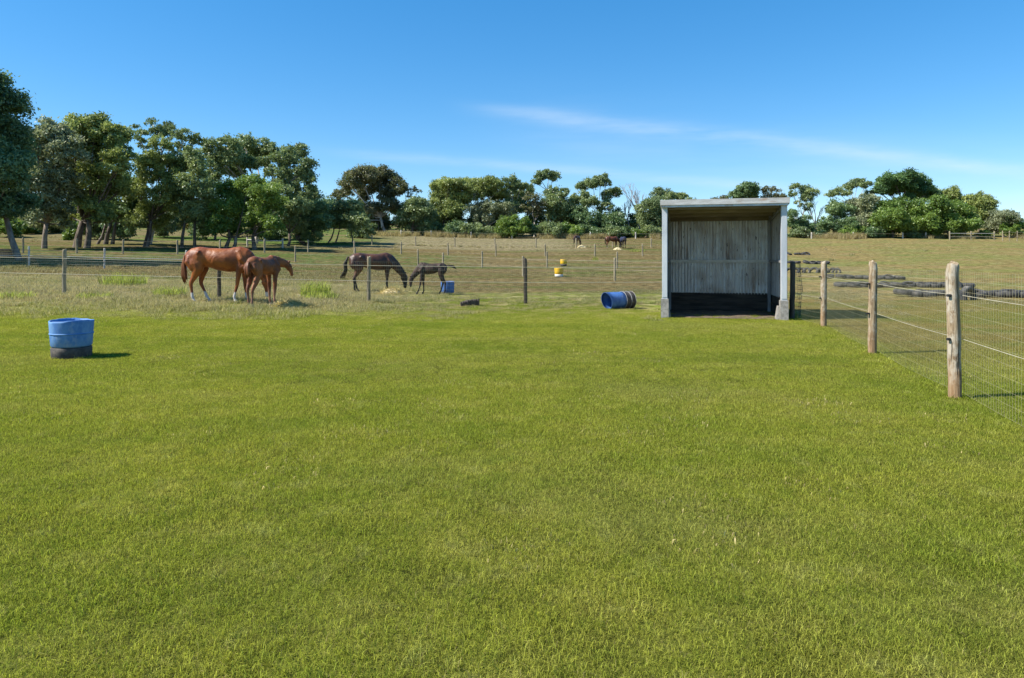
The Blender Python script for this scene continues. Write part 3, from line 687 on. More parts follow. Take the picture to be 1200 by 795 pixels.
HC['black'] = coat('blackish_coat', (.022, .018, .018), (.012, .011, .012), (.012, .011, .011), None, .5, .2)
M['hair_dark'] = simple('dark_horse_hair', (.015, .011, .009), (.04, .028, .02), 12, .6, (1, 1, .2), .4)
M['hair_red'] = simple('chestnut_horse_hair', (.12, .035, .012), (.22, .075, .025), 12, .55, (1, 1, .2), .4)
M['hair_pale'] = simple('tan_foal_hair', (.22, .10, .05), (.34, .18, .10), 12, .6, (1, 1, .2), .4)
M['eye'] = simple('dark_eye', (.008, .006, .005), (.012, .01, .008), 3, .15)
M['rug'] = simple('navy_horse_rug', (.012, .016, .04), (.02, .028, .07), 4, .8)
def make_horse(name, loc, heading, size, hc, hair, label, group, pose='graze', foal=False, stretch=1.0, neck_yaw=0, feet=None, tail='hang', vox=.02, rug=False, tail_hair=None):
    root = thing(name, loc, label, 'horse', group, heading); root.scale = (size, size, size)
    mb = MB(); S = stretch; b = .86 if foal else 1.0
    zt = 1.235 if not foal else 1.265
    prof = [(-.83, -.03, .07, .06), (-.78, .0, .18, .155), (-.66, .025, .265, .235), (-.48, .03, .30, .275), (-.28, .03, .265, .235), (-.04, -.02, .305, .30), (.22, -.05, .33, .295), (.42, -.025, .345, .25), (.55, .0, .335, .215), (.68, -.01, .285, .19), (.79, -.04, .20, .15), (.85, -.06, .10, .09)]
    kx = (.80 if foal else 1)*S
    mb.tube([(x*kx, 0, zt+z*b) for x, z, h_, w_ in prof], [(h_*b*(.93 if foal else 1), w_*b*(.9 if foal else 1)) for x, z, h_, w_ in prof], 32, lat=(0, 1, 0))
    # withers
    mb.tube([(.34*kx, 0, zt+.20*b), (.50*kx, 0, zt+.25*b), (.66*kx, 0, zt+.16*b)], [.09*b, .10*b, .10*b], 10, lat=(0, 1, 0))
    for s_ in (-1, 1):
        mb.tube([(-.50*kx, s_*.16*b, zt+.10*b), (-.43*kx, s_*.225*b, zt+.165*b), (-.38*kx, s_*.20*b, zt+.10*b)], [.09*b, .075*b, .05*b], 8)
        mb.tube([(.50*kx, s_*.12*b, zt+.20*b), (.60*kx, s_*.185*b, zt-.02*b), (.72*kx, s_*.15*b, zt-.16*b), (.58*kx, s_*.15*b, zt-.28*b)], [.08*b, .095*b, .10*b, .09*b], 8)
        mb.tube([(-.70*kx, s_*.12*b, zt+.06*b), (-.72*kx, s_*.15*b, zt-.10*b), (-.60*kx, s_*.16*b, zt-.30*b)], [.10*b, .12*b, .09*b], 8)
    nb = Vector((.60*kx, 0, zt+.06*b)); nk = (.74 if pose == 'low' else .84) if foal else 1.0
    cy, sy = math.cos(neck_yaw), math.sin(neck_yaw)
    def N(x, z, y=0, f=1): x, y = x-0, y; k = min(1, x/.25) if x > 0 else 0; a = neck_yaw*k; return nb+Vector((x*nk*math.cos(a)-y*math.sin(a), x*nk*math.sin(a)+y*math.cos(a), z*nk))
    if pose == 'graze':
        npts = [(-.1, .02), (.12, -.08), (.32, -.28), (.50, -.50), (.58, -.62)]; nr = [(.27, .17), (.225, .135), (.17, .105), (.135, .085), (.11, .08)]
        head = [(.60, -.60), (.64, -.72), (.66, -.86), (.665, -1.0), (.665, -1.1), (.66, -1.145)]
        ear0 = [(.60, -.57), (.73, -.50)]; mane = [(.1, .10), (.36, -.08), (.56, -.38), (.66, -.56)]; jaw = [(.55, -.70), (.60, -.84)]; eye = (.71, -.76)
    elif pose == 'low':
        npts = [(-.1, .02), (.12, .05), (.34, .02), (.54, -.03), (.64, -.08)]; nr = [(.25, .16), (.20, .125), (.15, .10), (.12, .08), (.105, .08)]
        head = [(.61, -.04), (.70, -.13), (.77, -.26), (.82, -.40), (.845, -.50), (.85, -.54)]
        ear0 = [(.655, .01), (.71, .14)]; mane = [(.02, .26), (.24, .21), (.46, .12), (.64, .05)]; jaw = [(.645, -.17), (.70, -.29)]; eye = (.775, -.14)
    hr = [(.115, .085), (.135, .095), (.105, .078), (.078, .062), (.070, .062), (.045, .045)]
    mb.tube([N(x, z) for x, z in npts], nr, 14, lat=(-sy, cy, 0))
    mb.tube([N(x, z) for x, z in head], [(a*nk, b_*nk) for a, b_ in hr], 12, lat=(-sy, cy, 0))
    mb.tube([N(*jaw[0]), N(*jaw[1])], [.085*nk, .06*nk], 8, lat=(-sy, cy, 0))
    for s_ in (-1, 1):
        e0, e1 = N(ear0[0][0], ear0[0][1], s_*.055), N(ear0[1][0], ear0[1][1], s_*.085)
        mb.tube([e0, e0.lerp(e1, .5), e1], [.034, .036, .012], 7)
    ft = dict(fl=.0, fr=.0, hl=.0, hr=.0); ft.update(feet or {})
    zl = zt-.29*b; lk = 1.0 if foal else 1.0; lr = 1.0
    for s_, k in ((1, 'fl'), (-1, 'fr')):
        d = ft[k]; y = s_*.135*b; x = .54*kx
        mb.tube([(x+.05, y*1.05, zl+.30), (x+.02, y*1.12, zl+.08), (x+.015+d*.25, y*1.05, zl-.13), (x+.01+d*.5, y, .50), (x+.005+d*.56, y, .43), (x+d*.75, y, .30), (x+d*.93, y, .165), (x+.025+d, y, .10), (x+.05+d, y, .055), (x+.055+d, y, .0)],
                [(.15*lr, .09), (.115*lr, .085), (.080*lr, .066), (.053*lr, .05), (.048*lr, .045), (.034*lr, .032), (.042*lr, .038), (.035*lr, .034), (.050*lr, .048), (.060*lr, .056)], 10, lat=(0, 1, 0))
    for s_, k in ((1, 'hl'), (-1, 'hr')):
        d = ft[k]; y = s_*.145*b; x = -.56*kx
        mb.tube([(x+.02, y*.9, zt+.08), (x+.04, y*1.08, zt-.15*b), (x+.08+d*.1, y*1.08, zl-.02), (x-.02+d*.3, y, .73), (x-.105+d*.5, y, .58), (x-.115+d*.55, y, .52), (x-.09+d*.75, y, .34), (x-.075+d*.93, y, .17), (x-.045+d, y, .10), (x-.015+d, y, .055), (x-.01+d, y, .0)],
                [(.22*b, .12*b), (.215*b, .13*b), (.155*b, .105*b), (.088*lr, .068*lr), (.062*lr, .05*lr), (.056*lr, .045*lr), (.040*lr, .034*lr), (.045*lr, .04*lr), (.036*lr, .035*lr), (.052*lr, .05*lr), (.060*lr, .056*lr)], 10, lat=(0, 1, 0))
    tmp = bpy.data.objects.new('tmp', mb.mesh('tmp')); C.objects.link(tmp)
    bm = bmesh.new(); bm.from_mesh(tmp.data); bmesh.ops.recalc_face_normals(bm, faces=bm.faces); bm.to_mesh(tmp.data); bm.free()
    md = tmp.modifiers.new('r', 'REMESH'); md.mode = 'VOXEL'; md.voxel_size = vox; md.use_smooth_shade = True
    md = tmp.modifiers.new('s', 'SMOOTH'); md.factor = .5; md.iterations = 7
    me = bpy.data.meshes.new_from_object(tmp.evaluated_get(bpy.context.evaluated_depsgraph_get())); bpy.data.objects.remove(tmp)
    me.name = 'body'; me.materials.clear(); me.materials.append(HC[hc]); me.polygons.foreach_set('use_smooth', [True]*len(me.polygons))
    link(bpy.data.objects.new('body', me), root)
    # mane
    mb = MB(); pm = [N(x, z) for x, z in mane]
    side = Vector((-sy, cy, 0))*(-.045)
    for i in range(26):
        f = i/25*(len(pm)-1); k = min(int(f), len(pm)-2); q = pm[k].lerp(pm[k+1], f-k)
        L_ = (.10 if foal else .19)*random.uniform(.8, 1.1)
        tip = q+(Vector((0, 0, L_*.5)) if foal else side*2.1+Vector((0, 0, -L_)))+Vector((random.uniform(-.02, .02), random.uniform(-.02, .02), 0))
        mb.tube([q+Vector((0, 0, -.03)), q+side*.4+Vector((0, 0, .03)), tip], [.026, .024, .008], 5)
    mb.build('mane', M[hair], root, True)
    # tail
    mb = MB(); t0_ = Vector((-.80*kx, 0, zt+.14*b)); Lt = .50 if foal else .85
    for i in range(14):
        jx, jy = random.uniform(-.05, .05), random.uniform(-.06, .06)
        if tail == 'hang': pts = [t0_+Vector((.04, jy*.3, 0)), t0_+Vector((-.07, jy*.5, -.06)), t0_+Vector((-.10+jx*.6, jy*.9, -.30*Lt/.85)), t0_+Vector((-.09+jx, jy*1.2, -.62*Lt/.85)), t0_+Vector((-.06+jx, jy*.9, -Lt*random.uniform(.85, 1.05)))]
        elif tail == 'swish': pts = [t0_+Vector((.04, 0, 0)), t0_+Vector((-.08, .02+jy*.5, .02)), t0_+Vector((-.17+jx, .08+jy, -.25)), t0_+Vector((-.15+jx, .10+jy, -.5)), t0_+Vector((-.24+jx*2, .25+jy*1.4, -.80*random.uniform(.9, 1.05)))]
        else: pts = [t0_+Vector((.05, 0, 0)), t0_+Vector((-.08, jy*.3, .03)), t0_+Vector((-.22, jy*.6, -.01+jx*.5)), t0_+Vector((-.36, jy*.8, -.06+jx)), t0_+Vector((-.46+jx, jy*.6, -.12+jx))]
        mb.tube(pts, [.024, .028, .030, .028, .008], 5)
    mb.build('tail', M[tail_hair or hair], root, True)
    for s_ in (-1, 1):
        mb = MB(); bmx = bmesh.new(); bmesh.ops.create_icosphere(bmx, subdivisions=1, radius=.018); me = bpy.data.meshes.new('eye'); bmx.to_mesh(me); bmx.free(); me.materials.append(M['eye'])
        o = link(bpy.data.objects.new('eye', me), root); o.location = N(eye[0], eye[1], s_*.072)
    if rug:
        mb = MB(); pr = [q for q in prof if -.80 < q[0] < .7]
        mb.tube([(x*kx, 0, zt+z*b) for x, z, h_, w_ in pr], [(h_*b+.03, w_*b+.03) for x, z, h_, w_ in pr], 16, lat=(0, 1, 0)); mb.build('rug', M['rug'], root, True)
    return root
def foot(px, Y): return G(px, Y)
make_horse('mare', G(257.5, 18.35), R(3), .96, 'chestnut', 'hair_red', 'glossy chestnut mare with white hind socks grazing behind her foal', 'horses nearest the lawn', 'graze', stretch=1.10, feet=dict(fl=.10, fr=-.16, hr=.0, hl=.30), tail='hang', vox=.018)
make_horse('foal', G(308, 17.1), R(74), .84, 'foal', 'hair_pale', 'chestnut foal with its rump turned, standing in front of the chestnut mare', 'horses nearest the lawn', 'low', foal=True, neck_yaw=R(-30), feet=dict(hl=.04, hr=-.16, fl=.08, fr=-.04), tail='hang', vox=.018, tail_hair='hair_red')
make_horse('mare', G(436, 25.6), R(24), .95, 'bay', 'hair_dark', 'dark bay mare grazing beyond the netting, tail swishing to the left', 'horses nearest the lawn', 'graze', stretch=1.08, neck_yaw=R(-14), feet=dict(fl=.08, fr=-.05, hl=.12, hr=-.04), tail='swish', vox=.022)
make_horse('foal', G(507, 24.9), R(183), .75, 'darkfoal', 'hair_dark', 'dark foal grazing toward the left with its tail stuck out', 'horses nearest the lawn', 'graze', foal=True, stretch=1.05, feet=dict(fl=.25, fr=-.02, hl=-.06, hr=.16), tail='out', vox=.022)
make_horse('horse', G(676, 88), R(60), .95, 'bay', 'hair_dark', 'distant dark horse grazing beside a pale hay pile high on the slope', 'horses far up the paddock', 'graze', vox=.03)
make_horse('horse', G(717, 85), R(15), .97, 'brown', 'hair_dark', 'distant bay horse with a brown rump grazing beside a rugged horse', 'horses far up the paddock', 'graze', stretch=1.05, vox=.03)
make_horse('horse', G(730, 84.5), R(100), .93, 'black', 'hair_dark', 'distant black horse in a navy rug grazing head on beside the bay', 'horses far up the paddock', 'graze', vox=.03, rug=True)

# ------------------------------------------------------------------ hay
def hay(px, Y, r, h, label, n=420, seed=1):
    g = np.random.default_rng(seed); root = thing('hay_pile', G(px, Y), label, 'hay')
    mb = MB(); k = 12; vs = [(0, 0, h)]; fs = []
    for j, f in enumerate((.35, .7, 1.0)):
        for i in range(k):
            q = 6.283*i/k; rr = r*f*g.uniform(.8, 1.15); vs.append((rr*math.cos(q)*1.25, rr*math.sin(q), h*(1-f**1.5)*g.uniform(.8, 1.1)-(.03 if j == 2 else 0)))
    for i in range(k):
        i2 = (i+1) % k; fs.append((0, 1+i, 1+i2))
        for j in (0, 1): a = 1+j*k; fs.append((a+i, a+k+i, a+k+i2, a+i2))
    MB().add(vs, fs).build('heap', M['hay'], root)
    n_ = n; rr = r*1.25*np.sqrt(g.random(n_)); th = g.random(n_)*6.283; zz = h*np.clip(1-(rr/r)**1.5, 0, 1)+.01
    c = np.stack([rr*np.cos(th)*1.25, rr*np.sin(th), zz+.03*g.random(n_)], -1); d = g.normal(size=(n_, 3))*[1, 1, .45]; d /= np.linalg.norm(d, axis=1)[:, None]
    s = np.cross(d, g.normal(size=(n_, 3))); s /= np.linalg.norm(s, axis=1)[:, None]; l = (.05+.13*g.random(n_))[:, None]
    V = np.stack([c-d*l-s*.005, c-d*l+s*.005, c+d*l+s*.004, c+d*l-s*.004], 1).reshape(-1, 3)
    o = link(bpy.data.objects.new('strands', npmesh('strands', V, np.arange(4*n_).reshape(-1, 4), M['hay_blade'], g.random(n_))), root); tag(o, kind='stuff')
hay(340, 17.2, .38, .15, 'loose mound of pale hay on the grass below the foal muzzle', 700, 1)
hay(459, 24.6, .36, .24, 'pale hay heap under the nose of the dark bay mare', 600, 2)
hay(681.5, 86.5, .55, .35, 'tiny pale hay heap beside the distant dark horse', 120, 3)
hay(724, 82.5, .5, .3, 'tiny pale hay heap below the distant bay horse', 120, 4)
# scattered straw
strawp = [patch('straw_clump', 40, .22, .01, .03, .006, 1.5, M['hay_blade'], 90+i) for i in range(3)]
pp = []
for px, Y, sx, sy_, n in ((345, 17.2, 1.0, .6, 45), (470, 23.5, 2.2, 1.2, 60), (540, 24, 2, .8, 30), (575, 22.6, 2.5, .7, 50), (700, 21.3, 3, .7, 60), (765, 17.5, .7, 1.2, 40), (590, 20.6, 1.6, .5, 20), (250, 17.6, 4, 1, 30), (905, 13.9, .8, .2, 6)):
    x = rng.normal(PX(px, Y), sx*.5, n); y = rng.normal(Y, sy_*.5, n); pp.append(np.stack([x, y, ground(x, y)+.005], -1))
x = rng.uniform(-9, 7, 260); y = rng.uniform(3, 16, 260); k = np.abs(x) < y*.8; pp.append(np.stack([x, y, ground(x, y)+.01], -1)[k][:120])
pp = np.concatenate(pp); scatter('straw_litter', pp, .6+.7*rng.random(len(pp)), strawp, 34)

# ------------------------------------------------------------------ weeds and dry margins
def weed(px, Y, r, h, label, n=260, seed=1, m='weed', name='weed_clump', cat='weeds'):
    me = patch(name, int(n*1.8), r, h*.4, h*1.1, .016, .6, M[m], seed); o = link(bpy.data.objects.new(name, me)); o.location = G(px, Y)
    return tag(o, label, cat, 'rank weeds in the rough grass')
weed(145, 25, .75, .62, 'broad clump of tall lime green weeds right of the thin left fence post', 420, 1)
weed(370, 21.5, .45, .62, 'tall yellow green weed clump between the foal and the dark bay mare', 300, 2)
weed(375, 20.2, .5, .3, 'low leafy weed clump below the tall yellow green one', 260, 3)
weed(20, 17.8, .4, .25, 'low green weed patch at the far left of the rough grass', 160, 4)
weed(110, 18.6, .45, .22, 'low green weed patch right of the left fence post foot', 160, 5)
weed(200, 20, .45, .4, 'pale green weed clump left of the chestnut mare tail', 200, 6)
weed(697, 62, .35, .5, 'small dark weed tuft on the bare paddock past the yellow tubs', 60, 7)
weed(747, 78, 1.0, .5, 'patch of brown green weeds right of the distant rugged horse', 120, 8)
dryp = [patch('dry_clump', 60, .45, .35, .95, .028, .5, M['dry_blade'], 110+i) for i in range(4)]
x = np.concatenate([rng.uniform(-26, 92, 800), rng.uniform(8, 90, 350)]); kk = value_noise(x, x*0, .35, 41) > .42; x = x[kk]; y = 109+rng.normal(0, 1.3, len(x))
scatter('dry_grass', np.stack([x, y, ground(x, y)], -1), .5+.9*value_noise(x, y, .25, 4), dryp, 35)
bp = np.concatenate([pts_in(62, 100, .05)]); q = value_noise(bp[:, 0], bp[:, 1], .16, 12); bp = bp[q > .6]
xx = rng.uniform(-15, 18, 110); yy = 86.5+rng.normal(0, .7, 110); bp = np.concatenate([bp, np.stack([xx, yy, ground(xx, yy)], -1)])
scatter('paddock_tussocks', bp, .25+.35*rng.random(len(bp)), [patch('tussock', 60, .5, .25, .7, .03, .7, M['rough_blade'], 130+i) for i in range(3)], 36)

# ------------------------------------------------------------------ trees
def leaves(clumps, leaf, dens, g, aspect=2.0, puff=.5, flat=.85):
    """many small leaf sprays packed in rounded puffs; clumps = (centre, rx, ry, rz)"""
    out = []; att = []; tips = []
    for c, rx, ry, rz in clumps:
        m = (rx*ry*rz)**(1/3); npf = max(8, int(17*dens**.5*m**.95)); base_v = .52+.14*g.normal()
        for i in range(npf):
            d = g.normal(size=3); d /= np.linalg.norm(d); d[2] = d[2]*.95+.08
            rr = .42+.56*g.random(); pc = np.array(c)+d*np.array([rx, ry, rz])*rr
            pr = puff*m*(.28+.58*g.random()); tips.append(pc)
            n = int(dens*35*(pr/leaf)**2*.16)+14
            q = g.normal(size=(n, 3)); q /= np.linalg.norm(q, axis=1)[:, None]
            low = (q[:, 2] < -.35) & (g.random(n) < .5); q[low, 2] *= -1
            rad_ = (.28+.85*g.random(n)**.85)*np.where(g.random(n) < .22, 1.15+.45*g.random(n), 1.)
            pos = pc+q*np.array([pr*(.8+.7*g.random()), pr*(.8+.7*g.random()), pr*flat*(.7+.5*g.random())])*rad_[:, None]
            pos[:, 2] -= .25*pr*g.random(n)**2*(q[:, 0]**2+q[:, 1]**2)
            out.append((pos, q)); att.append(np.clip(base_v+.15*g.normal()+.2*g.normal(size=n), 0, 1))
    pos = np.concatenate([o[0] for o in out]); nq = np.concatenate([o[1] for o in out]); a = np.concatenate(att); n = len(pos)
    nrm = nq*.45+g.normal(size=(n, 3))*.7+[0, 0, .3]; nrm /= np.linalg.norm(nrm, axis=1)[:, None]
    u_ = np.cross(nrm, g.normal(size=(n, 3))); u_ /= np.linalg.norm(u_, axis=1)[:, None]; v_ = np.cross(nrm, u_)
    s = (leaf*(.6+.8*g.random(n)))[:, None]; bend = nrm*s*.2
    V = np.stack([pos-u_*s*aspect/2-v_*s*.55, pos+u_*s*aspect*.7, pos-u_*s*aspect*.25+v_*s*.75-bend], 1).reshape(-1, 3)
    return V, np.arange(3*n).reshape(-1, 3), a, tips
LEAF = .48; NLEAF = []
def tree(name, label, cat, group, base, Y, clumps, lf='gum', bark='bark', tr=.2, leaf=.26, dens=1.0, fork=.35, trunks=None, lean=0, puff=.56, flat=.85, depth=.75, twigs=True, seed=None):
    """base = foot px; clumps = (px, py, rx_px, ry_px) seen at distance Y, given their own depth"""
    g = np.random.default_rng(seed if seed is not None else abs(int(base*7+Y*13)) % 99991); foot_ = G(base, Y); root = thing(name, foot_, label, cat, group); tr *= .6
    k = Y/F; f0 = np.array(foot_); cl = []
    xs = [c[0] for c in clumps]; half = (max(xs)-min(xs))/2*k+2
    for (px, py, rx, ry) in clumps:
        off = g.uniform(-1, 1)*half*depth*.6; yy = Y+off; kk = yy/F
        c = np.array([PX(px, yy), yy, Z(py+1.2, yy)])-f0; rx *= 1.2; ry *= 1.14; rx, ry = (rx*1.14, ry*1.08) if group in (CT, RT) else (rx, ry)
        cl.append((c, rx*kk, rx*kk*g.uniform(.85, 1.1), ry*kk))
    V, Fq, a, tips = leaves(cl, leaf*LEAF, dens, g, puff=puff, flat=flat); NLEAF.append(len(Fq))
    me = npmesh('crown', V, Fq, L[lf], a); link(bpy.data.objects.new('crown', me), root)
    zc = np.mean([c[0][2] for c in cl]); cxm = np.mean([c[0][0] for c in cl])
    mb = MB()
    for (tb, rr) in (trunks or [(0, 1)]):
        b0 = Vector((tb*k, g.uniform(-.5, .5) if tb else 0, -.3)); h = zc*fork*g.uniform(.9, 1.1)
        top = Vector((b0.x+lean+(cxm-b0.x)*.35*fork*2, b0.y, h)); mid = b0.lerp(top, .5)+Vector((g.uniform(-.15, .15), 0, 0))
        mb.tube([b0, b0+Vector((0, 0, .35)), mid, top], [tr*rr*1.35, tr*rr*1.05, tr*rr*.85, tr*rr*.7], 9)
        mine = cl if not trunks else [c for i, c in enumerate(cl) if i % len(trunks) == [q[0] for q in trunks].index(tb)]
        for (c, rx, ry, rz) in mine:
            e = Vector(c)-Vector((0, 0, rz*.35)); m1 = top.lerp(e, .45)+Vector((g.uniform(-.3, .3), g.uniform(-.3, .3), -.05*(e-top).length+g.uniform(-.2, .2)))
            r0 = tr*rr*min(.55, .3+.1*rx); mb.tube([top, m1, e], [r0, r0*.7, r0*.35], 6)
            if twigs:
                near = sorted(tips, key=lambda p_: (Vector(p_)-e).length)[:5]
                for p_ in near: q = Vector(p_); mb.tube([m1.lerp(e, g.uniform(.4, 1)), (e+q)/2+Vector((0, 0, -.1)), q], [r0*.36, r0*.25, r0*.1], 4, False)
    mb.build('trunk', M[bark], root, True); return root
def bare(name, label, base, Y, top_py, r, spread, seed, n=9):
    g = random.Random(seed); f0 = G(base, Y); root = thing(name, f0, label, 'tree', 'dead trees in the tree line'); H = Z(top_py, Y)-f0.z; mb = MB()
    def grow(p, d, l, r_, lev):
        q = p+d*l; mid = (p+q)/2+Vector((g.uniform(-1, 1), g.uniform(-1, 1), 0))*l*.06
        mb.tube([p, mid, q], [r_, r_*.85, r_*.65], 6 if lev < 2 else 4, False)
        if lev >= 5: return
        for _ in range(3 if lev > 0 else 4):
            dd = (d+Vector((g.uniform(-1, 1)*spread, g.uniform(-1, 1)*spread, g.uniform(-.1, .5)))).normalized(); dd.z = max(dd.z, .1)
            grow(p+d*l*g.uniform(.55, 1), dd, l*g.uniform(.5, .72), r_*.55, lev+1)
    grow(Vector((0, 0, -.2)), Vector((g.uniform(-.1, .1), 0, 1)).normalized(), H*.42, r, 0)
    mb.build('trunk', M['bark_dead'], root); return root
GT, CT, RT, SH = 'gum trees left of the paddock', 'trees of the far middle tree line', 'trees of the far right tree line', 'shrubs under the tree line'
tree('gum_tree', 'tall dark gum tree cut by the left edge of the frame', 'tree', GT, 22, 47, [(-22, 100, 24, 18), (2, 120, 22, 18), (-15, 150, 34, 26), (6, 160, 22, 22), (-5, 195, 36, 26), (10, 205, 18, 18), (-20, 235, 34, 22), (8, 238, 24, 16), (-60, 140, 36, 40), (-65, 210, 40, 36)], 'dark', 'bark_mid', .36, .19, 1.25, .46, lean=-.3)
tree('gum_tree', 'broad olive gum with a rough dark trunk right of the frame edge', 'tree', GT, 52, 64, [(45, 165, 18, 17), (64, 160, 18, 16), (78, 178, 18, 15), (52, 192, 17, 16), (70, 205, 19, 15), (48, 222, 18, 15), (62, 240, 18, 12), (82, 225, 14, 13), (35, 250, 12, 10), (47, 261, 12, 7), (72, 258, 12, 9), (40, 205, 12, 14)], 'grey', 'bark_mid', .42, .24, 1.1, .4)
tree('gum_tree', 'large olive topped gum with twin thick black trunks', 'tree', GT, 90, 67, [(88, 150, 16, 13), (110, 147, 17, 13), (126, 158, 15, 14), (140, 163, 12, 13), (100, 170, 18, 14), (118, 180, 18, 14), (90, 198, 17, 14), (136, 190, 14, 15), (108, 207, 18, 14), (128, 220, 17, 14), (92, 228, 16, 12), (112, 240, 16, 11), (146, 178, 9, 10), (78, 248, 11, 9), (122, 254, 12, 8), (98, 252, 9, 6), (142, 215, 11, 13)], 'olive', 'bark', .62, .24, 1.1, .38, trunks=[(-2, 1), (15, .8)])
tree('gum_tree', 'dark shaded gum with a pair of straight trunks behind the twin trunked one', 'tree', GT, 124, 74, [(120, 232, 15, 14), (140, 240, 16, 14), (150, 215, 14, 14), (132, 252, 15, 10), (160, 250, 12, 11), (153, 232, 13, 12)], 'dark', 'bark', .42, .26, 1.1, .5, trunks=[(0, 1), (7, .8), (-9, .6)])
tree('gum_tree', 'open crowned gum with flat leafy domes against the sky', 'tree', GT, 176, 76, [(163, 157, 11, 10), (184, 149, 13, 9), (199, 154, 11, 9), (215, 162, 14, 10), (229, 163, 9, 8), (172, 172, 9, 7), (222, 176, 10, 7), (205, 172, 8, 6)], 'gum', 'bark_pale', .30, .23, 1.0, .62, puff=.4, lean=.8)
tree('gum_tree', 'pale topped gum leaning left in front of the open crowned one', 'tree', GT, 170, 72, [(166, 188, 15, 9), (186, 186, 17, 9), (204, 192, 14, 10), (178, 204, 16, 11), (205, 210, 14, 11), (163, 225, 13, 12), (190, 226, 15, 12), (176, 245, 13, 12), (196, 248, 12, 11), (208, 232, 10, 10), (158, 258, 11, 8), (186, 262, 11, 8), (190, 168, 12, 8), (222, 190, 9, 9)], 'olive', 'bark', .36, .23, .95, .45, trunks=[(0, 1), (6, .8)])
tree('gum_tree', 'slim gum pair with straight black trunks left of the chestnut mare', 'tree', GT, 213, 71, [(214, 190, 13, 14), (232, 195, 13, 15), (224, 215, 14, 14), (240, 222, 11, 14), (212, 232, 12, 12), (232, 242, 13, 12), (220, 252, 10, 8), (206, 262, 8, 6), (244, 258, 9, 9), (226, 180, 10, 8)], 'gum', 'bark', .30, .23, 1.0, .5, trunks=[(0, 1), (13, .95)])
tree('gum_tree', 'large domed gum with pale inner limbs behind the bushy light green tree', 'tree', GT, 300, 83, [(249, 178, 12, 13), (266, 169, 14, 9), (286, 166, 13, 8), (274, 184, 15, 10), (300, 174, 14, 11), (292, 192, 13, 8), (318, 174, 12, 9), (334, 184, 12, 11), (347, 179, 12, 10), (354, 196, 12, 12), (340, 204, 12, 10), (362, 212, 9, 12), (366, 228, 9, 10), (250, 200, 11, 12), (322, 200, 11, 7), (350, 222, 12, 10), (274, 200, 13, 8), (311, 188, 11, 7), (333, 216, 12, 10), (262, 186, 11, 8)], 'gum', 'bark_pale', .42, .25, 1.05, .62)
tree('gum_tree', 'dim gum filling the gap left of the big dome', 'tree', GT, 252, 88, [(245, 222, 12, 14), (252, 240, 12, 12), (240, 250, 10, 10), (258, 258, 9, 9)], 'dark', 'bark', .28, .26, 1.0, .5)
tree('bushy_tree', 'bushy light green tree with foliage almost to the ground', 'tree', GT, 268, 71, [(268, 222, 14, 11), (290, 215, 15, 12), (310, 226, 15, 12), (262, 242, 13, 13), (284, 240, 16, 14), (306, 248, 15, 13), (256, 264, 11, 12), (272, 268, 12, 11), (300, 268, 12, 10), (318, 262, 11, 12), (322, 240, 11, 12)], 'bright', 'bark', .38, .20, 1.15, .3, trunks=[(-4, 1), (8, .9), (30, 1.1)])
tree('bushy_tree', 'mid green tree right of the bushy light green one', 'tree', GT, 338, 80, [(330, 225, 13, 12), (345, 238, 13, 12), (333, 252, 13, 11), (355, 240, 12, 11), (345, 262, 12, 9)], 'gum', 'bark', .3, .23, 1.05, .35)
tree('bushy_tree', 'low dark rounded tree on a leaning trunk', 'tree', GT, 358, 84, [(350, 242, 14, 9), (368, 243, 15, 9), (343, 258, 12, 11), (360, 262, 15, 11), (378, 258, 12, 11), (352, 275, 10, 7), (366, 276, 10, 8)], 'dark', 'bark', .34, .22, 1.15, .28, lean=-1.2)
tree('bushy_tree', 'low spreading umbrella tree on thin crooked stems', 'tree', GT, 391, 88, [(388, 246, 13, 8), (404, 241, 14, 7), (418, 246, 12, 8), (396, 256, 14, 8), (414, 260, 13, 9), (425, 256, 9, 8)], 'gum', 'bark', .2, .22, 1.15, .4, trunks=[(-6, 1), (2, .9), (22, .8)])
tree('gum_tree', 'brown tipped gum standing alone against the sky above the low trees', 'tree', CT, 452, 112, [(410, 213, 11, 8), (424, 206, 13, 8), (446, 203, 11, 7), (434, 217, 13, 8), (456, 211, 10, 9), (466, 220, 9, 8), (404, 225, 8, 6), (396, 229, 6, 5), (428, 229, 8, 6), (452, 228, 9, 6), (458, 240, 9, 7), (436, 248, 12, 9), (448, 262, 10, 7)], 'brown', 'bark_pale', .45, .26, 1.15, .45)
tree('gum_tree', 'wispy thin gum right of the brown tipped one', 'tree', CT, 474, 115, [(474, 219, 5, 4), (483, 221, 5, 4), (489, 223, 4, 3), (479, 228, 5, 3), (487, 231, 4, 2)], 'brown', 'bark_pale', .16, .2, .5, .6)
tree('bushy_tree', 'mid green rounded tree below the wispy gum', 'tree', CT, 482, 111, [(472, 244, 11, 8), (488, 240, 12, 8), (500, 250, 11, 8), (480, 258, 13, 9), (497, 265, 11, 8)], 'gum', 'bark', .3, .27, 1.1, .3)
tree('gum_tree', 'dense lime topped gum at the start of the tree line', 'tree', CT, 518, 116, [(514, 217, 9, 7), (526, 214, 10, 6), (539, 217, 10, 7), (520, 229, 11, 8), (536, 231, 12, 9), (514, 243, 9, 9), (528, 246, 12, 9), (520, 258, 9, 8)], 'olive', 'bark', .34, .26, 1.15, .4)
tree('gum_tree', 'broad lime topped gum with grey bare lower limbs', 'tree', CT, 552, 117, [(548, 215, 10, 6), (560, 216, 10, 6), (573, 214, 11, 6), (583, 219, 9, 7), (556, 226, 11, 7), (574, 227, 11, 7), (588, 230, 7, 7)], 'olive', 'bark_pale', .34, .26, 1.15, .55)
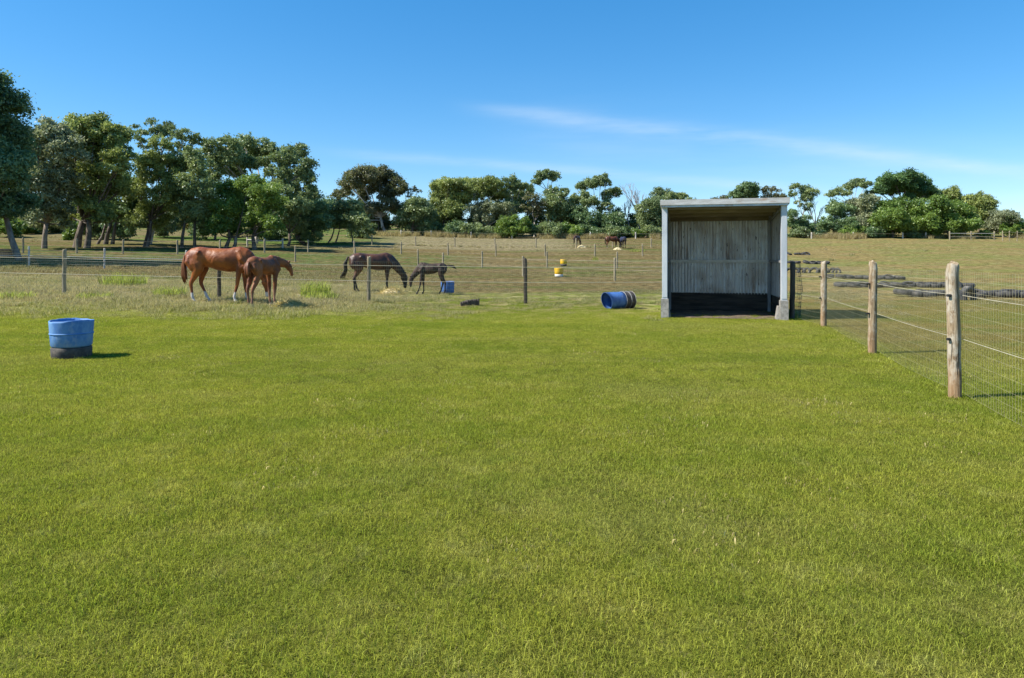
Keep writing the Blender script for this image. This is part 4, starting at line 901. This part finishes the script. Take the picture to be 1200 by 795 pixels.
tree('gum_tree', 'grey half bare gum under the lime topped ones', 'tree', CT, 570, 114, [(560, 242, 11, 8), (577, 243, 12, 9), (590, 248, 10, 9), (566, 256, 10, 7)], 'grey', 'bark_pale', .28, .25, .7, .4)
tree('gum_tree', 'dark headed gum with a browned lower crown left of the tallest', 'tree', CT, 603, 116, [(600, 214, 9, 6), (610, 217, 8, 6), (597, 222, 7, 5), (618, 222, 7, 6), (606, 230, 10, 6), (598, 242, 10, 8), (614, 242, 9, 8)], 'gum', 'bark_pale', .3, .25, 1.0, .5)
tree('gum_tree', 'dead reddish crowned small tree in the middle tree line', 'tree', CT, 626, 113, [(624, 233, 7, 6), (632, 240, 6, 6), (630, 250, 5, 4), (620, 244, 6, 5)], 'brown', 'bark_pale', .2, .25, .8, .5)
tree('gum_tree', 'tallest slender gum with a small head above the middle tree line', 'tree', CT, 643, 118, [(633, 207, 7, 5), (643, 203, 8, 4), (649, 207, 5, 4), (629, 213, 5, 3)], 'gum', 'bark_pale', .28, .24, 1.2, .8)
tree('bushy_tree', 'full green gum right of the tallest slender one', 'tree', CT, 655, 115, [(650, 226, 9, 7), (660, 225, 6, 5), (648, 238, 10, 8), (662, 240, 10, 8), (654, 252, 12, 8), (668, 254, 9, 8), (672, 234, 6, 7)], 'gum', 'bark', .3, .26, 1.1, .45)
tree('gum_tree', 'elegant gum with flat separate umbrella heads left of the bare trees', 'tree', CT, 703, 116, [(684, 216, 9, 5), (695, 213, 9, 5), (704, 209, 7, 5), (710, 213, 5, 4), (716, 226, 7, 5), (723, 223, 5, 4), (709, 230, 5, 4), (684, 229, 6, 5), (690, 237, 8, 6), (712, 240, 7, 6), (703, 250, 6, 7)], 'gum', 'bark_pale', .26, .23, 1.2, .55)
tree('bushy_tree', 'dark round bush tree at the foot of the umbrella headed gum', 'tree', CT, 690, 113, [(680, 250, 9, 8), (690, 257, 10, 8), (698, 264, 9, 7), (720, 256, 9, 7), (714, 264, 8, 6)], 'dark', 'bark', .26, .26, 1.15, .3)
bare('dead_tree', 'forked bare grey tree left of the shelter roof', 749, 116, 209, .17, .55, 3)
bare('dead_tree', 'thin straight bare tree beside the forked bare one', 737, 117, 227, .11, .4, 8)
tree('bushy_tree', 'rounded dark green tree just left of the shelter', 'tree', CT, 757, 112, [(760, 243, 10, 9), (772, 240, 9, 8), (754, 255, 9, 8), (767, 258, 11, 9), (775, 255, 8, 9), (762, 268, 9, 6)], 'gum', 'bark', .26, .25, 1.15, .3)
tree('gum_tree', 'gum whose two small heads peep over the left end of the shelter roof', 'tree', CT, 785, 120, [(775, 227, 8, 6), (783, 229, 6, 5), (795, 229, 7, 4), (806, 240, 9, 7)], 'gum', 'bark', .26, .25, 1.2, .6)
tree('bushy_tree', 'round headed dark tree rising behind the right half of the shelter roof', 'tree', CT, 874, 115, [(866, 226, 7, 6), (875, 221, 8, 6), (883, 227, 6, 7), (874, 233, 9, 7)], 'dark', 'bark', .3, .25, 1.25, .5)
tree('gum_tree', 'thin reddish headed gum behind the shelter roof', 'tree', CT, 845, 117, [(840, 233, 6, 3), (848, 232, 5, 3)], 'brown', 'bark_pale', .2, .25, .9, .6)
tree('gum_tree', 'sparse purplish gum behind the right end of the shelter', 'tree', RT, 905, 116, [(897, 222, 5, 4), (907, 223, 6, 4), (900, 230, 7, 4), (914, 229, 6, 5), (920, 234, 5, 5)], 'brown', 'bark_pale', .18, .22, .7, .55)
tree('gum_tree', 'open gum with tufted heads just right of the shelter', 'tree', RT, 941, 114, [(932, 217, 5, 4), (942, 221, 6, 5), (950, 225, 7, 6), (945, 231, 6, 5), (930, 226, 4, 4), (936, 238, 4, 4), (947, 242, 4, 5)], 'gum', 'bark_pale', .2, .22, 1.0, .55)
bare('dead_tree', 'leaning bare tree right of the tufted gum', 955, 114, 226, .15, .5, 5)
bare('dead_tree', 'low bare sapling close behind the shelter corner', 930, 115, 238, .09, .5, 15)
tree('bushy_tree', 'small dark tree below the tufted gum', 'tree', RT, 938, 111, [(932, 262, 8, 7), (942, 258, 7, 6), (947, 266, 7, 5), (928, 252, 6, 6)], 'dark', 'bark', .2, .25, 1.15, .3)
tree('gum_tree', 'umbrella gum with a slim pole trunk left of the big domed pine', 'tree', RT, 1006, 117, [(996, 218, 6, 4), (1005, 213, 7, 4), (1014, 216, 6, 4), (984, 224, 6, 4), (976, 227, 5, 3), (992, 226, 5, 3), (1018, 226, 5, 4)], 'gum', 'bark_pale', .22, .23, 1.2, .75)
tree('bushy_tree', 'dark leafy tree at the left end of the right hand wood', 'tree', RT, 986, 112, [(976, 244, 8, 7), (988, 246, 9, 8), (968, 262, 7, 7), (982, 264, 10, 8), (995, 262, 8, 8)], 'dark', 'bark', .28, .26, 1.2, .3)
tree('bushy_tree', 'grey green tree between the dark leafy tree and the domed pine', 'tree', RT, 1012, 113, [(1004, 240, 8, 8), (1018, 236, 9, 9), (1012, 252, 11, 8), (1002, 262, 9, 8), (1022, 252, 9, 9)], 'grey', 'bark', .3, .26, 1.15, .35)
tree('pine_tree', 'large flat domed dark pine above the right hand wood', 'tree', RT, 1061, 119, [(1036, 217, 9, 8), (1048, 209, 11, 6), (1062, 207, 12, 5), (1075, 212, 10, 7), (1086, 222, 8, 7), (1060, 218, 13, 7), (1044, 222, 9, 5), (1078, 226, 9, 6), (1091, 228, 5, 5), (1032, 222, 6, 5), (1066, 230, 6, 4)], 'pine', 'bark', .5, .24, 1.5, .55)
tree('bushy_tree', 'bright green broad tree left of the one over the white rails', 'tree', RT, 1046, 110, [(1040, 242, 10, 8), (1054, 240, 10, 8), (1034, 256, 11, 9), (1050, 256, 12, 9), (1040, 268, 11, 7), (1062, 264, 9, 8)], 'bright', 'bark', .34, .25, 1.2, .3)
tree('bushy_tree', 'bright leafy broad tree spreading over the white rails', 'tree', RT, 1098, 109, [(1080, 245, 11, 9), (1096, 242, 12, 9), (1112, 244, 12, 9), (1126, 252, 11, 9), (1084, 260, 11, 9), (1104, 260, 14, 9), (1124, 265, 12, 7), (1140, 262, 7, 6), (1092, 270, 10, 5)], 'bright', 'bark', .36, .25, 1.2, .3)
tree('bushy_tree', 'olive pointed tree behind the bright leafy broad one', 'tree', RT, 1112, 117, [(1104, 230, 8, 7), (1116, 226, 8, 7), (1122, 234, 8, 7), (1098, 236, 7, 6)], 'olive', 'bark', .32, .25, 1.2, .4)
tree('bushy_tree', 'olive green mounded tree second from the right end of the wood', 'tree', RT, 1147, 116, [(1142, 236, 8, 7), (1149, 232, 7, 6), (1157, 240, 7, 8), (1146, 248, 11, 8), (1158, 254, 7, 8)], 'olive', 'bark', .32, .25, 1.25, .35)
tree('bushy_tree', 'grey mounded low tree at the right end of the wood', 'tree', RT, 1176, 112, [(1168, 252, 8, 6), (1180, 254, 9, 7), (1172, 264, 10, 7), (1160, 264, 7, 7)], 'grey', 'bark', .28, .25, 1.25, .3)
tree('bushy_tree', 'small bright tree last at the right end of the wood', 'tree', RT, 1192, 110, [(1186, 258, 6, 6), (1193, 262, 6, 6), (1184, 268, 8, 5), (1196, 270, 5, 4)], 'bright', 'bark', .22, .25, 1.25, .3)
tree('gum_tree', 'tall spreading gum standing just off the left edge whose shadow falls across the railed paddock', 'tree', GT, -150, 43, [(-160, 40, 56, 50), (-220, 60, 60, 60), (-130, 70, 46, 44), (-140, 120, 54, 44), (-200, 130, 60, 44), (-120, 150, 40, 40), (-115, 215, 36, 34), (-150, 200, 50, 40), (-210, 210, 50, 40)], 'dark', 'bark', .5, .5, .8, .35, depth=.3)
for k, (a, b) in enumerate((('dim wooded clump beyond the leaning pale trunk', (60, 128)), ('dim wooded clump behind the straight black trunks', (215, 132)), ('dim wooded clump behind the big domed gum', (310, 134)), ('dim wooded clump behind the low umbrella tree', (395, 136)))):
    tree('bushy_tree', a, 'tree', GT, b[0], b[1], [(b[0]-36, 252, 16, 12), (b[0]-10, 246, 18, 14), (b[0]+18, 250, 18, 13), (b[0]+40, 255, 14, 10), (b[0], 262, 30, 9)], ('gum', 'dark', 'gum', 'dark')[k], 'bark', .3, .34, 1.0, .3, twigs=False, seed=900+k)
for k, (px, w_, h_, lf) in enumerate(((512, 14, 30, 'dark'), (532, 14, 26, 'gum'), (562, 16, 26, 'dark'), (588, 14, 28, 'dark'), (628, 13, 28, 'dark'), (660, 14, 30, 'gum'), (680, 13, 24, 'dark'), (722, 13, 22, 'dark'), (742, 11, 17, 'gum'), (1030, 15, 30, 'dark'), (1070, 15, 30, 'dark'), (1120, 14, 22, 'dark'), (1008, 12, 24, 'dark'), (965, 9, 13, 'dark'))):
    tree('bushy_tree', ORD[k]+' dark bushy tree from the left in the dense row behind the shrubs', 'tree', 'dark bushes backing the tree line', px, 119, [(px-w_*.45, 268-h_*.35, w_*.55, h_*.36), (px+w_*.4, 268-h_*.3, w_*.55, h_*.34), (px, 268-h_*.68, w_*.6, h_*.34), (px, 268, w_*.7, 7)], lf, 'bark', .2, .28, 1.1, .3, twigs=False, seed=700+k)
def shrub(px, Y, w_, h_, lf, label, seed=0):
    y0 = HY-(gz(PX(px, Y), Y)-EYE)/Y*F; g = random.Random(seed+px); cl = []
    for i in range(max(2, int(w_/6))):
        f = (i+.5)/max(2, int(w_/6))-.5; cl.append((px+f*w_*.8, y0-h_*g.uniform(.38, .62), w_*.22+2.5, h_*g.uniform(.36, .48)))
    tree('shrub', label, 'shrub', SH, px, Y, cl, lf, 'bark', .07, .24, 1.2, .4, twigs=False, seed=seed+int(px))
for a in ((506, 111, 22, 20, 'dark', 'dark shrub at the left end of the shrubs under the lime topped gum'), (536, 111, 24, 17, 'dark', 'dark shrub below the lime topped gums'),
          (552, 110.5, 24, 16, 'gum', 'leafy shrub below the broad lime topped gum'), (576, 110.5, 20, 15, 'gum', 'small shrub left of the tall leafy one'),
          (600, 110, 30, 28, 'bright', 'tall bright leafy shrub below the dark headed gum'), (622, 110.5, 14, 20, 'dark', 'narrow dark shrub right of the tall bright leafy one'),
          (646, 110, 26, 22, 'gum', 'rounded mid green shrub below the tallest slender gum'), (668, 110.5, 24, 18, 'bright', 'bright shrub above the distant dark horse'),
          (690, 111, 24, 18, 'dark', 'dark shrub above the pair of distant horses'), (712, 110.5, 22, 15, 'gum', 'leafy shrub right above the distant bay horse'),
          (732, 111, 22, 16, 'dark', 'dark shrub below the forked bare tree'), (748, 110.3, 12, 11, 'bright', 'little lime shrub below the rounded dark tree'),
          (770, 110.5, 22, 16, 'gum', 'green shrub touching the left edge of the shelter'), (935, 110.5, 18, 13, 'gum', 'green shrub right of the shelter at the tree line'),
          (962, 111, 14, 10, 'dark', 'small dark shrub between two dry grass tussocks'), (1000, 110, 22, 16, 'bright', 'bright shrub at the foot of the grey green tree'),
          (1022, 110, 20, 16, 'dark', 'dark shrub at the foot of the grey green tree'), (1072, 109.5, 18, 13, 'dark', 'dark shrub between the two bright broad trees'),
          (1152, 109, 14, 12, 'bright', 'small bright shrub right of the white rails'), (28, 92, 40, 22, 'bright', 'bright green shrub behind the leaning pale trunk'),
          (72, 95, 34, 26, 'gum', 'leafy shrub seen between the first two dark trunks'), (160, 118, 60, 26, 'gum', 'distant grey green shrub behind the trunks'),
          (217, 112, 8, 18, 'yellow', 'small yellow shrub glimpsed between the straight black trunks'), (240, 118, 40, 22, 'gum', 'distant shrub left of the bushy light green tree'),
          (110, 84, 30, 30, 'gum', 'leafy shrub just right of the twin thick black trunks'), (142, 82, 26, 34, 'dark', 'tall dark shrub left of the open crowned gum trunk'),
          (192, 90, 26, 30, 'grey', 'grey shrub between the open crowned gum and the straight black trunks'), (236, 88, 20, 34, 'dark', 'tall dark shrub right of the straight black trunks'),
          (84, 80, 16, 22, 'bright', 'small bright shrub left of the twin thick black trunks'), (8, 84, 26, 28, 'bright', 'bright leafy shrub at the left edge behind the leaning trunk'),
          (320, 92, 30, 24, 'dark', 'dark shrub behind the mid green tree'), (424, 100, 26, 18, 'gum', 'shrub at the right foot of the low umbrella tree')):
    shrub(*a, seed=3)
tree('bushy_tree', 'distant dim tree closing the gap behind the left trunks', 'tree', GT, 110, 130, [(20, 262, 22, 16), (60, 262, 24, 16), (100, 262, 24, 16), (140, 264, 24, 14)], 'gum', 'bark', .3, .4, 1.2, .3)

# ------------------------------------------------------------------ buildings far left and mid
def hut(name, label, px, Y, w_, d_, h_, roof, wm, rm, cat):
    root = thing(name, G(px, Y), label, cat, rz=R(8)); mb = MB(); mb.box((0, 0, h_/2-.2), (w_, d_, h_+.4)); mb.build('wall', wm, root)
    mb = MB(); vs = [(-w_/2-.4, -d_/2-.4, h_), (w_/2+.4, -d_/2-.4, h_), (w_/2+.4, d_/2+.4, h_), (-w_/2-.4, d_/2+.4, h_), (-w_/2-.4, 0, h_+roof), (w_/2+.4, 0, h_+roof)]
    mb.add(vs, [(0, 1, 5, 4), (2, 3, 4, 5), (0, 4, 3), (1, 2, 5), (3, 2, 1, 0)]); mb.build('roof', rm, root)
    for k in (-.25, .2):
        mb = MB(); mb.box((k*w_, -d_/2-.02, h_*.55), (w_*.14, .06, h_*.35)); f = mb.build('window', M['white'], root); mb = MB(); mb.box((k*w_, -d_/2-.06, h_*.55), (w_*.12, .02, h_*.3)); mb.build('pane', M['insul'], f)
    return root
hut('house', 'white walled house with a grey roof glimpsed past the leaning trunk', -22, 96, 9, 7, 2.8, 1.5, M['white'], M['steel'], 'house')
root = thing('open_shed', G(432, 113), 'low dark flat roofed open shed under the brown tipped gum', 'shed')
for x in (-1.8, 0, 1.8): MB().box((x, -1, 1.0), (.14, .14, 2.2)).build('post', M['post_dark'], root)
MB().box((0, .5, 2.2), (4.4, 4, .14)).build('roof', M['steel_dull'], root); MB().box((0, 2.2, 1.0), (4.2, .1, 2.2)).build('back_wall', M['post_dark'], root)
root = thing('low_wall', G(-2, 52), 'low dark timber retaining wall at the foot of the leaning pale trunk', 'wall')
for k in range(3): MB().box((0, 0, .09+k*.2), (3.2, .12, .185)).build('board', M['post_dark'], root)

print('leaves', sum(NLEAF))
